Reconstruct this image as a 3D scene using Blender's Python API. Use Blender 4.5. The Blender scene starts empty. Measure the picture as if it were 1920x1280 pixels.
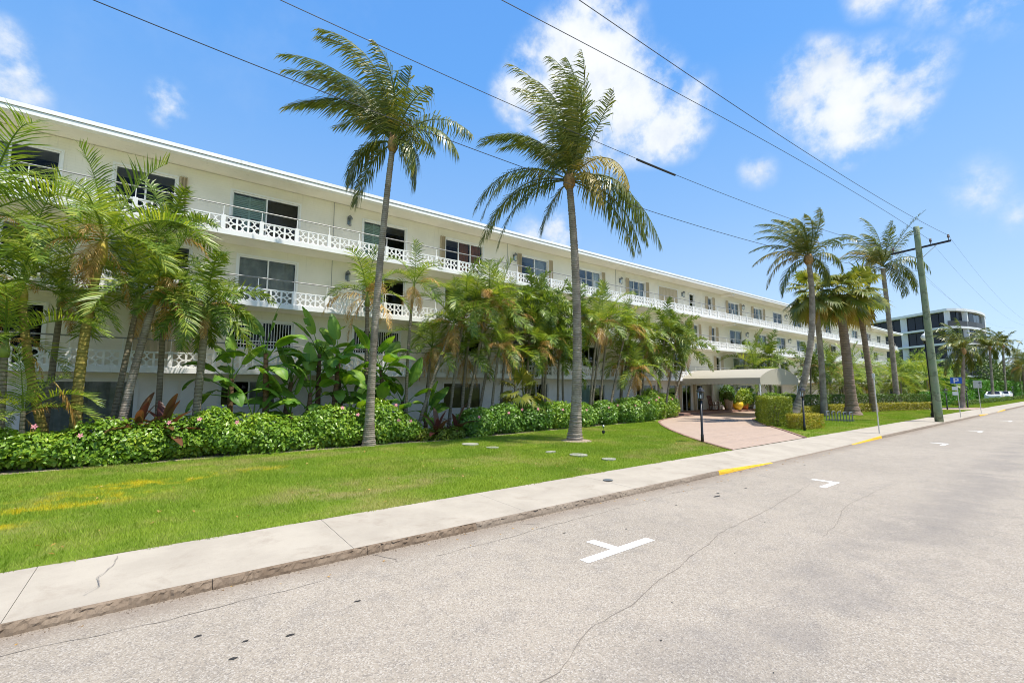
import bpy, math, random
import numpy as np
from mathutils import Vector, Matrix, Quaternion
R = math.radians
random.seed(7); rng = np.random.default_rng(7)
S = bpy.context.scene
COL = S.collection

# ------------------------------------------------------------------ camera, sky, sun, exposure
cam_d = bpy.data.cameras.new('camera'); cam = bpy.data.objects.new('camera', cam_d); COL.objects.link(cam)
cam.location = (0, 0, 2.2); cam.rotation_euler = (R(95.757), 0, R(52.468 - 90))
cam_d.sensor_width = 36; cam_d.lens = 15.99; cam_d.clip_start = 0.1; cam_d.clip_end = 3000
S.camera = cam
SUN_EL = 67.0
SUN_DIR = Vector((0.47, -0.88, 0)).normalized() * math.cos(R(SUN_EL)) + Vector((0, 0, math.sin(R(SUN_EL))))
sd = bpy.data.lights.new('sun', 'SUN'); sd.energy = 3.3; sd.angle = R(0.53); sd.color = (1.0, 0.94, 0.83)
so = bpy.data.objects.new('sun', sd); COL.objects.link(so)
so.rotation_euler = (-SUN_DIR).to_track_quat('-Z', 'Y').to_euler(); so.location = (0, -10, 40)
vs = S.view_settings
vs.view_transform = 'Standard'; vs.look = 'None'; vs.gamma = 1; vs.use_curve_mapping = False; vs.exposure = 1.08
S.render.engine = 'CYCLES'
S.cycles.use_denoising = True
S.cycles.max_bounces = 10; S.cycles.diffuse_bounces = 8; S.cycles.transmission_bounces = 6; S.cycles.transparent_max_bounces = 12
S.cycles.sample_clamp_indirect = 6
S.cycles.pixel_filter_type = 'BLACKMAN_HARRIS'; S.cycles.filter_width = 1.0

class NT:
    """tiny node-tree helper"""
    def __init__(s, nt): s.nt = nt
    def n(s, t, ins=None, **attr):
        d = s.nt.nodes.new(t)
        for k, v in attr.items(): setattr(d, k, v)
        for k, v in (ins or {}).items():
            sock = d.inputs[k]
            if isinstance(v, bpy.types.NodeSocket): s.nt.links.new(v, sock)
            else: sock.default_value = v
        return d
    def math(s, op, a, b=0.0, clamp=False):
        return s.n('ShaderNodeMath', {0: a, 1: b}, operation=op, use_clamp=clamp).outputs[0]
    def vm(s, op, a, b=(0, 0, 0)):
        return s.n('ShaderNodeVectorMath', {0: a, 1: b}, operation=op)
    def mix(s, f, a, b, mode='MIX'):
        d = s.n('ShaderNodeMix', data_type='RGBA', blend_type=mode)
        for k, v in ((0, f), (6, a), (7, b)):
            if isinstance(v, bpy.types.NodeSocket): s.nt.links.new(v, d.inputs[k])
            else: d.inputs[k].default_value = (v if k == 0 or len(v) == 4 else (*v, 1))
        return d.outputs[2]
    def ramp(s, f, stops, interp='LINEAR'):
        d = s.n('ShaderNodeValToRGB', {0: f}); cr = d.color_ramp; cr.interpolation = interp
        while len(cr.elements) < len(stops): cr.elements.new(0.5)
        for e, (p, c) in zip(cr.elements, stops):
            e.position = p; e.color = (*c, 1) if len(c) == 3 else c
        return d.outputs[0]
    def noise(s, vec, scale, detail=3, rough=0.55, dist=0.0):
        ins = {'Scale': scale, 'Detail': detail, 'Roughness': rough, 'Distortion': dist}
        if vec is not None: ins['Vector'] = vec
        return s.n('ShaderNodeTexNoise', ins).outputs[0]
    def smooth(s, v, a, b):
        return s.n('ShaderNodeMapRange', {0: v, 1: a, 2: b, 3: 0.0, 4: 1.0}, interpolation_type='SMOOTHSTEP').outputs[0]

W = bpy.data.worlds.new('World'); S.world = W; W.use_nodes = True
nt = NT(W.node_tree); W.node_tree.nodes.clear()
sky = nt.n('ShaderNodeTexSky', sky_type='NISHITA', sun_disc=False)
sky.sun_elevation = R(SUN_EL); sky.sun_rotation = math.atan2(SUN_DIR.x, SUN_DIR.y)
sky.air_density = 1.0; sky.dust_density = 0.4; sky.ozone_density = 2.6; sky.altitude = 0
geo = nt.n('ShaderNodeTexCoord').outputs['Generated']
wn = nt.n('ShaderNodeTexNoise', {'Vector': geo, 'Scale': 3.2, 'Detail': 2.0}).outputs['Color']
warp = nt.vm('ADD', geo, nt.vm('SCALE', nt.vm('SUBTRACT', wn, (0.5, 0.5, 0.5)).outputs[0]).outputs[0])
warp.inputs[1].links[0].from_node.inputs['Scale'].default_value = 0.16
wdir = warp.outputs[0]
fbm = nt.noise(geo, 8.5, 9, 0.58)
fbm2 = nt.noise(geo, 24.0, 7, 0.6)
# cumulus drifting over the street: (direction, angular radius)
clouds = [((0.585, 0.565, 0.585), .125, 1.0), ((.52, .63, .575), .08, .75), ((.66, .53, .535), .11, .95), ((.56, .55, .62), .06, .9), ((.72, .475, .50), .085, .75),
          ((.855, .215, .475), .085, .85), ((.82, .255, .505), .075, .8), ((.872, .226, .434), .06, .65), ((.877, .156, .461), .07, .7),
          ((.83, .085, .575), .075, .65), ((.855, .02, .535), .09, .65), ((.79, .16, .60), .05, .5),
          ((-.20, .878, .44), .055, .55), ((-.18, .895, .41), .05, .5), ((-.011, .894, .448), .04, .55), ((.652, .681, .334), .06, .5), ((.60, .73, .33), .06, .34), ((.842, .358, .404), .04, .36), ((.96, .08, .29), .06, .34), ((.94, .05, .24), .05, .32),
          ((-.6, .5, .62), .2, .9), ((-.75, -.2, .6), .18, .9), ((-.3, -.7, .62), .2, .9), ((.4, -.8, .45), .2, .9), ((.9, -.35, .35), .14, .8), ((-.85, .35, .35), .16, .8)]
dens = None
for c, r, amp in clouds:
    c = Vector(c).normalized()
    d = nt.vm('DISTANCE', wdir, tuple(c)).outputs['Value']
    m = nt.math('MULTIPLY', nt.math('SUBTRACT', 1.0, nt.math('DIVIDE', d, r * 1.25), True), amp)
    dens = m if dens is None else nt.math('MAXIMUM', dens, m)
fb = nt.math('ADD', nt.math('MULTIPLY', nt.math('SUBTRACT', fbm, 0.5), 1.5), nt.math('MULTIPLY', nt.math('SUBTRACT', fbm2, 0.5), .9))
body = nt.math('ADD', dens, nt.math('MULTIPLY', fb, nt.smooth(dens, 0.0, 0.35)))
cov = nt.smooth(body, 0.06, 0.58)
thin = nt.math('MULTIPLY', nt.smooth(nt.noise(geo, 3.0, 6, 0.6), 0.52, 0.8), 0.16)
cov = nt.math('MAXIMUM', cov, thin)
sepz = nt.n('ShaderNodeSeparateXYZ', {0: geo}).outputs[2]
grad = nt.ramp(nt.math('MAXIMUM', sepz, 0.0), [(0.0, (.52, .70, .93)), (.16, (.45, .66, .95)), (.34, (.27, .54, .97)), (.58, (.12, .42, 1.0)), (1.0, (.07, .30, .9))])
skyc = nt.mix(.72, sky.outputs[0], nt.mix(1.0, grad, (5.0, 5.0, 5.0), 'MULTIPLY'))
cloudc = nt.mix(nt.smooth(body, .15, .9), (3.9, 4.3, 4.8), (5.0, 5.05, 5.1))
cloudc = nt.mix(nt.math('MULTIPLY', nt.smooth(nt.noise(geo, 11.0, 5, .6), .45, .7), .75), cloudc, (3.6, 3.95, 4.4))
final = nt.mix(nt.math('MULTIPLY', cov, 0.93), skyc, cloudc)
bg = nt.n('ShaderNodeBackground', {'Color': final, 'Strength': 0.1})
out = nt.n('ShaderNodeOutputWorld', {0: bg.outputs[0]})

# ------------------------------------------------------------------ materials
M = {}
def pmat(name, col=(.5, .5, .5), rough=.6, spec=.4, metal=0.0, var=0.0, vscale=4.0, bump=0.0, bscale=40.0, col2=None, coat=0.0):
    m = bpy.data.materials.new(name); m.use_nodes = True; t = NT(m.node_tree); M[name] = m
    b = m.node_tree.nodes['Principled BSDF']
    b.inputs['Roughness'].default_value = rough; b.inputs['Metallic'].default_value = metal
    b.inputs['Specular IOR Level'].default_value = spec
    b.inputs['Coat Weight'].default_value = coat
    pos = t.n('ShaderNodeNewGeometry').outputs['Position']
    if var > 0 or col2:
        f = t.noise(pos, vscale, 6, .62)
        c2 = col2 or tuple(min(1, c * (1 - var)) for c in col)
        c1 = col if col2 else tuple(min(1, c * (1 + var * .6)) for c in col)
        m.node_tree.links.new(t.mix(t.smooth(f, .32, .68), c1, c2), b.inputs['Base Color'])
    else: b.inputs['Base Color'].default_value = (*col, 1)
    if bump > 0:
        bp = t.n('ShaderNodeBump', {'Height': t.noise(pos, bscale, 5, .6), 'Strength': bump, 'Distance': .02})
        m.node_tree.links.new(bp.outputs[0], b.inputs['Normal'])
    return m

def leafmat(name, stops, trans=.35, rough=.42, tint=(1.25, 1.2, .5), spec=.35, clump=.25, cscale=1.2):
    """leaf: colour differs per leaf and slowly over the plant; light passes through"""
    m = bpy.data.materials.new(name); m.use_nodes = True; t = NT(m.node_tree); M[name] = m
    b = m.node_tree.nodes['Principled BSDF']; o = m.node_tree.nodes['Material Output']
    g = t.n('ShaderNodeNewGeometry')
    oi = t.n('ShaderNodeObjectInfo').outputs['Random']
    f = t.math('ADD', t.math('MULTIPLY', g.outputs['Random Per Island'], 1 - clump * 1.4), t.math('MULTIPLY', t.noise(g.outputs['Position'], cscale, 3), clump * 1.4))
    f = t.math('ADD', f, t.math('MULTIPLY', t.math('SUBTRACT', oi, .5), .22), True)
    c = t.ramp(f, stops)
    m.node_tree.links.new(c, b.inputs['Base Color'])
    b.inputs['Roughness'].default_value = rough; b.inputs['Specular IOR Level'].default_value = spec
    tr = t.n('ShaderNodeBsdfTranslucent', {'Color': t.mix(1.0, c, tint, 'MULTIPLY')})
    ms = t.n('ShaderNodeMixShader', {0: trans, 1: b.outputs[0], 2: tr.outputs[0]})
    m.node_tree.links.new(ms.outputs[0], o.inputs[0])
    return m

pmat('white_paint', (.80, .80, .80), .5, .35, var=.06, vscale=1.5, bump=.05, bscale=30)
pmat('fascia_white', (.82, .82, .82), .45, .4, var=.05, vscale=.8)
pmat('soffit', (.80, .765, .69), .8, .2, var=.05, vscale=.7, bump=.08, bscale=90)
pmat('pipe_grey', (.27, .27, .27), .5, .4, .2)
pmat('frame_white', (.78, .78, .76), .4, .5)
pmat('shutter_beige', (.50, .42, .29), .5, .4, var=.08, vscale=2)
pmat('louvre_teal', (.52, .66, .62), .5, .4)
pmat('louvre_white', (.75, .76, .74), .5, .4)
pmat('curtain_brown', (.30, .12, .06), .9, .1, var=.2, vscale=3)
pmat('curtain_grey', (.36, .37, .36), .9, .1, var=.2, vscale=3)
pmat('curtain_olive', (.23, .20, .09), .9, .1)
pmat('screen_dark', (.10, .085, .075), .8, .2)
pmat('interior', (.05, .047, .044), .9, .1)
pmat('iron_black', (.018, .018, .02), .38, .5, .2, bump=.1, bscale=60)
pmat('iron_grey', (.20, .22, .24), .4, .5, .5)
pmat('galv', (.52, .53, .52), .42, .5, .55, var=.15, vscale=8)
pmat('wire', (.025, .025, .028), .5, .4)
pmat('awning', (.60, .56, .47), .85, .15, var=.07, vscale=1.0, bump=.06, bscale=120)
pmat('red_tile', (.27, .16, .125), .6, .3, var=.3, vscale=3)
pmat('terracotta', (.62, .20, .07), .8, .2, var=.15, vscale=6)
pmat('pot_tan', (.45, .33, .23), .8, .2, var=.15, vscale=6)
pmat('pot_yellow', (.75, .52, .03), .3, .5)
pmat('wood_dark', (.12, .05, .03), .5, .4, var=.3, vscale=10)
pmat('soil', (.09, .06, .04), .95, .1, var=.5, vscale=14, bump=.8, bscale=50)
pmat('mulch', (.36, .29, .215), .95, .1, var=.5, vscale=18, bump=.9, bscale=60)
pmat('mark_white', (.80, .80, .79), .7, .3, vscale=26, col2=(.66, .65, .62))
pmat('tar', (.035, .033, .032), .8, .3, var=.3, vscale=30)
pmat('crack', (.20, .175, .15), .95, .1)
pmat('crack_light', (.27, .24, .21), .95, .1)
pmat('sign_blue', (.02, .11, .50), .35, .5)
pmat('sign_white', (.78, .79, .80), .4, .5)
pmat('tower_white', (.68, .69, .72), .6, .3)
pmat('tower_rail', (.05, .05, .06), .5, .4)
pmat('car_white', (.80, .81, .82), .22, .5, coat=.6)
pmat('rubber', (.02, .02, .02), .8, .3)
pmat('petal', (.72, .30, .34), .55, .3)
pmat('branch', (.15, .11, .075), .9, .2, var=.3, vscale=12)
pmat('stone_pad', (.31, .31, .25), .9, .2, var=.2, vscale=10, bump=.3)
pmat('splice_black', (.012, .012, .013), .55, .4)
pmat('insulator', (.12, .07, .05), .25, .6)

def glassmat(name, tint, refl=.10):
    m = bpy.data.materials.new(name); m.use_nodes = True; t = NT(m.node_tree); M[name] = m
    m.node_tree.nodes.remove(m.node_tree.nodes['Principled BSDF']); o = m.node_tree.nodes['Material Output']
    fr = t.n('ShaderNodeFresnel', {'IOR': 1.5}).outputs[0]
    f = t.math('ADD', t.math('MULTIPLY', fr, refl * 6), refl * .1, True)
    gl = t.n('ShaderNodeBsdfGlossy', {'Color': (.95, .97, 1, 1), 'Roughness': .03})
    tr = t.n('ShaderNodeBsdfTransparent', {'Color': (*tint, 1)})
    ms = t.n('ShaderNodeMixShader', {0: f, 1: tr.outputs[0], 2: gl.outputs[0]})
    m.node_tree.links.new(ms.outputs[0], o.inputs[0])
glassmat('glass', (.82, .84, .82), .028); glassmat('glass_dark', (.42, .44, .45))
glassmat('lamp_glass', (.9, .92, .9), .06)
pmat('tower_glass', (.016, .02, .03), .12, .22)
m = pmat('globe', (.85, .85, .83), .35, .5)

def wallmat():
    m = pmat('wall_cream', (.80, .765, .66), .75, .25); t = NT(m.node_tree); b = m.node_tree.nodes['Principled BSDF']
    pos = t.n('ShaderNodeNewGeometry').outputs['Position']
    sx = t.n('ShaderNodeSeparateXYZ', {0: pos})
    row = t.math('FRACT', t.math('DIVIDE', sx.outputs[2], .10))
    groove = t.smooth(row, .14, .0)
    f = t.noise(pos, .9, 6, .6)
    c = t.mix(t.smooth(f, .3, .7), (.82, .78, .68), (.76, .72, .62))
    m.node_tree.links.new(t.mix(t.math('MULTIPLY', groove, .14), c, (.5, .46, .38)), b.inputs['Base Color'])
    h = t.math('SUBTRACT', t.math('MULTIPLY', t.noise(pos, 45, 4), .12), groove)
    m.node_tree.links.new(t.n('ShaderNodeBump', {'Height': h, 'Strength': .35, 'Distance': .01}).outputs[0], b.inputs['Normal'])
wallmat()

def streaks(name, amt):
    m = M[name]; t = NT(m.node_tree); b = m.node_tree.nodes['Principled BSDF']; pos = t.n('ShaderNodeNewGeometry').outputs['Position']
    mp = t.n('ShaderNodeMapping', {'Vector': pos, 'Scale': (7.0, 7.0, .7)}).outputs[0]
    f = t.math('MULTIPLY', t.smooth(t.noise(mp, 1.0, 6, .7), .54, .78), t.math('MULTIPLY', t.smooth(t.noise(pos, .5, 3), .4, .65), amt))
    old = b.inputs['Base Color'].links[0].from_socket
    m.node_tree.links.new(t.mix(f, old, (.33, .31, .26)), b.inputs['Base Color'])
leafmat('awning', [(0, (.47, .44, .37)), (1, (.54, .51, .43))], .30, .85, (1, .97, .9), .1)
pmat('wall_white', (.84, .82, .77), .75, .25, var=.06, vscale=1.2, bump=.1, bscale=60); streaks('wall_white', .25)
streaks('white_paint', .55); streaks('wall_cream', .45); streaks('fascia_white', .5); streaks('soffit', .45)
def roadmat():
    m = pmat('asphalt', (.3, .3, .3), .88, .25); t = NT(m.node_tree); b = m.node_tree.nodes['Principled BSDF']
    pos = t.n('ShaderNodeNewGeometry').outputs['Position']
    big = t.noise(pos, .35, 6, .62, .3); mid = t.noise(pos, 2.6, 6, .65); patch = t.noise(pos, .9, 4, .6)
    sp = t.n('ShaderNodeTexVoronoi', {'Vector': pos, 'Scale': 85.0}, feature='F1')
    sp2 = t.noise(pos, 95, 3, .7)
    c = t.mix(t.smooth(big, .3, .7), (.345, .298, .240), (.292, .253, .204))
    c = t.mix(t.math('MULTIPLY', t.smooth(mid, .45, .72), .42), c, (.20, .18, .16))
    cell = t.n('ShaderNodeSeparateColor', {0: sp.outputs['Color']}).outputs[0]
    c = t.mix(t.math('MULTIPLY', t.smooth(cell, .62, 1.0), .40), c, (.56, .52, .47))
    c = t.mix(t.math('MULTIPLY', t.smooth(cell, .38, .0), .48), c, (.115, .105, .10))
    c = t.mix(t.math('MULTIPLY', t.smooth(sp2, .56, .72), .4), c, (.10, .09, .085))
    sx = t.n('ShaderNodeSeparateXYZ', {0: pos})
    wob = t.math('MULTIPLY', t.math('SUBTRACT', t.noise(pos, 1.3, 4), .5), .5)
    gut = t.smooth(t.math('ADD', sx.outputs[1], wob), 5.55, 6.15)
    c = t.mix(t.math('MULTIPLY', gut, .6), c, (.21, .165, .125))
    wheel = t.smooth(t.math('ABSOLUTE', t.math('SUBTRACT', t.math('ADD', sx.outputs[1], wob), 2.0)), .9, .2)
    c = t.mix(t.math('MULTIPLY', t.math('MULTIPLY', wheel, t.smooth(patch, .35, .65)), .45), c, (.17, .155, .145))
    m.node_tree.links.new(c, b.inputs['Base Color'])
    h = t.math('ADD', sp.outputs['Distance'], t.math('MULTIPLY', sp2, .5))
    m.node_tree.links.new(t.n('ShaderNodeBump', {'Height': h, 'Strength': .55, 'Distance': .006}).outputs[0], b.inputs['Normal'])
roadmat()

def concmat(name, c1, c2, stain, sfac=.35, sscale=2.0, spk=.25):
    m = pmat(name, c1, .88, .25); t = NT(m.node_tree); b = m.node_tree.nodes['Principled BSDF']
    pos = t.n('ShaderNodeNewGeometry').outputs['Position']
    c = t.mix(t.smooth(t.noise(pos, 1.1, 7, .65), .3, .7), c1, c2)
    c = t.mix(t.math('MULTIPLY', t.smooth(t.noise(pos, sscale, 8, .7, .4), .5, .78), sfac), c, stain)
    fine = t.noise(pos, 70, 4, .7)
    c = t.mix(t.math('MULTIPLY', t.smooth(fine, .52, .75), spk), c, tuple(x * .45 for x in c1))
    m.node_tree.links.new(c, b.inputs['Base Color'])
    m.node_tree.links.new(t.n('ShaderNodeBump', {'Height': fine, 'Strength': .25, 'Distance': .006}).outputs[0], b.inputs['Normal'])
concmat('concrete', (.41, .365, .30), (.345, .305, .25), (.25, .205, .16), .6)
concmat('kerb_brown', (.15, .105, .07), (.26, .20, .145), (.05, .036, .027), .85, 14, .7)
concmat('kerb_grey', (.27, .22, .17), (.21, .165, .125), (.08, .065, .05), .7, 9, .6)
concmat('kerb_yellow', (.70, .43, .035), (.62, .37, .03), (.30, .20, .10), .55, 6, .25)
concmat('pavers', (.41, .315, .25), (.36, .275, .215), (.46, .37, .30), .5, 1.2, .15)
def paver_joints():
    m = M['pavers']; t = NT(m.node_tree); b = m.node_tree.nodes['Principled BSDF']
    pos = t.n('ShaderNodeNewGeometry').outputs['Position']
    br = t.n('ShaderNodeTexBrick', {'Vector': pos, 'Scale': 1.0, 'Mortar Size': .012, 'Brick Width': .24, 'Row Height': .12, 'Color1': (.43, .32, .255, 1), 'Color2': (.37, .275, .215, 1), 'Mortar': (.27, .20, .16, 1)})
    old = b.inputs['Base Color'].links[0].from_socket
    m.node_tree.links.new(t.mix(.5, old, br.outputs[0]), b.inputs['Base Color'])
paver_joints()

def grassmat(name, blades):
    m = bpy.data.materials.new(name); m.use_nodes = True; t = NT(m.node_tree); M[name] = m
    b = m.node_tree.nodes['Principled BSDF']; o = m.node_tree.nodes['Material Output']
    g = t.n('ShaderNodeNewGeometry'); pos = g.outputs['Position']
    c = t.mix(t.smooth(t.noise(pos, .55, 5, .6), .35, .65), (.185, .315, .018), (.285, .40, .032))
    dry = t.math('MULTIPLY', t.smooth(t.noise(pos, .42, 6, .7, .3), .48, .66), .7)
    c = t.mix(dry, c, (.50, .43, .16))
    sx = t.n('ShaderNodeSeparateXYZ', {0: pos})
    # yellow-flowered creeping weed in a drift near the hedge, straw-dry strips elsewhere
    def blob(x, y, rx, ry, amp, k=2.2, a=.46, bb=.6):
        dx = t.math('DIVIDE', t.math('SUBTRACT', sx.outputs[0], x), rx); dy = t.math('DIVIDE', t.math('SUBTRACT', sx.outputs[1], y), ry)
        d = t.math('SQRT', t.math('ADD', t.math('MULTIPLY', dx, dx), t.math('MULTIPLY', dy, dy)))
        nn = t.noise(pos, k, 5, .7)
        return t.math('MULTIPLY', t.math('MULTIPLY', t.smooth(d, 1.1, .5), t.smooth(nn, a, bb)), amp)
    for x, y, rx, ry, amp in ((-1.6, 11.6, 2.0, .8, 1.0), (-.3, 12.9, 1.9, .55, 1.0), (-2.5, 10.3, 1.4, .5, 1.0), (1.7, 13.3, 1.3, .4, .85)):
        c = t.mix(blob(x, y, rx, ry, amp), c, (.72, .56, .01))
    for x, y, rx, ry, amp in ((3.6, 9.6, 2.6, .9, .85), (3.0, 14.9, 2.8, .7, .7), (16.0, 9.0, 2.2, 1.3, .9), (13.0, 9.0, 2.0, .8, .5), (.6, 14.9, 2.0, .6, .6)):
        c = t.mix(blob(x, y, rx, ry, amp, 1.2, .36, .6), c, (.50, .40, .19))
    if blades:
        c = t.mix(t.smooth(g.outputs['Random Per Island'], 0.0, 1.0), t.mix(.42, c, (.045, .11, .008)), t.mix(.35, c, (.50, .60, .12)))
    else: c = t.mix(.5, c, (.07, .085, .02))
    m.node_tree.links.new(c, b.inputs['Base Color']); b.inputs['Roughness'].default_value = .7; b.inputs['Specular IOR Level'].default_value = .1
    if blades:
        tr = t.n('ShaderNodeBsdfTranslucent', {'Color': t.mix(1.0, c, (1.25, 1.2, .6), 'MULTIPLY')})
        m.node_tree.links.new(t.n('ShaderNodeMixShader', {0: .35, 1: b.outputs[0], 2: tr.outputs[0]}).outputs[0], o.inputs[0])
    else:
        m.node_tree.links.new(t.n('ShaderNodeBump', {'Height': t.noise(pos, 60, 4), 'Strength': .9, 'Distance': .03}).outputs[0], b.inputs['Normal'])
grassmat('grass_blades', True); grassmat('lawn_base', False)

def trunkmat(name, c1, c2, dark, ring=14.0):
    m = pmat(name, c1, .85, .2); t = NT(m.node_tree); b = m.node_tree.nodes['Principled BSDF']
    pos = t.n('ShaderNodeNewGeometry').outputs['Position']; sx = t.n('ShaderNodeSeparateXYZ', {0: pos})
    f1 = t.noise(pos, 2.2, 6, .65); f2 = t.noise(pos, 16, 5, .7)
    z = t.math('ADD', t.math('MULTIPLY', sx.outputs[2], ring), t.math('MULTIPLY', t.noise(pos, 3.0, 3), 1.6))
    band = t.smooth(t.math('FRACT', z), .30, .0)
    c = t.mix(t.smooth(f1, .35, .65), c1, c2)
    c = t.mix(t.math('MULTIPLY', t.smooth(f2, .55, .75), .6), c, dark)
    c = t.mix(t.math('MULTIPLY', band, .72), c, dark)
    m.node_tree.links.new(c, b.inputs['Base Color'])
    h = t.math('SUBTRACT', t.math('MULTIPLY', f2, .7), band)
    m.node_tree.links.new(t.n('ShaderNodeBump', {'Height': h, 'Strength': .6, 'Distance': .03}).outputs[0], b.inputs['Normal'])
trunkmat('trunk_grey', (.40, .345, .285), (.23, .19, .155), (.075, .06, .05))
trunkmat('trunk_slim', (.27, .23, .165), (.20, .17, .12), (.075, .06, .04), 9)
trunkmat('trunk_fan', (.30, .22, .17), (.22, .16, .125), (.07, .05, .04), 8)
trunkmat('trunk_gold', (.33, .25, .06), (.22, .20, .06), (.12, .09, .03), 9)
trunkmat('bop_stem', (.17, .10, .055), (.10, .065, .035), (.04, .027, .018), 6)
trunkmat('pole_green', (.20, .26, .16), (.25, .28, .19), (.11, .13, .085), .8)
pmat('shaft_gold', (.42, .33, .05), .5, .35, var=.35, vscale=4)
pmat('shaft_green', (.20, .26, .05), .5, .35, var=.3, vscale=4)
pmat('husk', (.36, .22, .10), .9, .15, var=.4, vscale=9, bump=.6, bscale=30)
leafmat('coconut_leaf', [(0, (0.055, 0.087, 0.014)), (0.5, (0.121, 0.161, 0.024)), (0.85, (0.241, 0.232, 0.042)), (1, (0.484, 0.294, 0.070))], .26, .38, spec=.5)
leafmat('coconut_old', [(0, (.16, .16, .03)), (.5, (.34, .27, .06)), (1, (.50, .37, .14))], .3, .5)
leafmat('areca_leaf', [(0, (0.075, 0.145, 0.018)), (0.45, (0.180, 0.280, 0.033)), (0.8, (0.360, 0.426, 0.065)), (1, (0.558, 0.523, 0.110))], .36, .40, spec=.45)
leafmat('foxtail_leaf', [(0, (0.058, 0.124, 0.019)), (0.5, (0.152, 0.237, 0.030)), (1, (0.352, 0.381, 0.058))], .32, .42, spec=.45)
leafmat('dead_leaf', [(0, (0.252, 0.150, 0.054)), (0.4, (0.504, 0.285, 0.072)), (0.8, (0.620, 0.450, 0.180)), (1, (0.620, 0.620, 0.432))], .3, .7, (1.2, 1.0, .6))
leafmat('fan_leaf', [(0, (.07, .11, .015)), (.5, (.17, .20, .03)), (1, (.34, .30, .06))], .36, .42)
leafmat('fan_old', [(0, (.30, .22, .04)), (.6, (.46, .33, .07)), (1, (.55, .43, .2))], .34, .6)
leafmat('bop_leaf', [(0, (0.066, 0.158, 0.022)), (0.5, (0.129, 0.270, 0.032)), (0.85, (0.233, 0.373, 0.049)), (1, (0.397, 0.504, 0.082))], .36, .46, (1.3, 1.35, .35), .35)
leafmat('hibiscus_leaf', [(0, (0.044, 0.098, 0.012)), (0.45, (0.188, 0.342, 0.031)), (0.75, (0.445, 0.527, 0.055)), (0.95, (0.558, 0.558, 0.108)), (1, (0.589, 0.589, 0.142))], .33, .36, spec=.5, clump=.5, cscale=1.1)
leafmat('shrub_leaf', [(0, (0.046, 0.122, 0.022)), (0.5, (0.127, 0.263, 0.031)), (0.85, (0.295, 0.442, 0.048)), (1, (0.564, 0.611, 0.088))], .32, .36, spec=.5, clump=.5, cscale=1.4)
leafmat('clipped_leaf', [(0, (0.094, 0.144, 0.017)), (0.5, (0.189, 0.241, 0.023)), (0.85, (0.321, 0.356, 0.034)), (1, (0.424, 0.414, 0.057))], .34, .42, clump=.5, cscale=2.5)
leafmat('clipped_dark', [(0, (0.041, 0.088, 0.014)), (0.5, (0.088, 0.155, 0.020)), (1, (0.216, 0.257, 0.041))], .3, .42, clump=.4, cscale=1.5)
leafmat('yellow_edge_leaf', [(0, (0.149, 0.161, 0.017)), (0.5, (0.345, 0.310, 0.034)), (1, (0.598, 0.483, 0.069))], .34, .42, clump=.4, cscale=1.5)
leafmat('far_hedge_leaf', [(0, (0.034, 0.115, 0.011)), (0.5, (0.074, 0.216, 0.016)), (1, (0.149, 0.338, 0.027))], .3, .42, clump=.4, cscale=.7)
leafmat('red_leaf', [(0, (.06, .022, .018)), (.5, (.15, .05, .04)), (.8, (.16, .13, .03)), (1, (.36, .15, .12))], .3, .35, (1.4, 1.0, .8))

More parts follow.
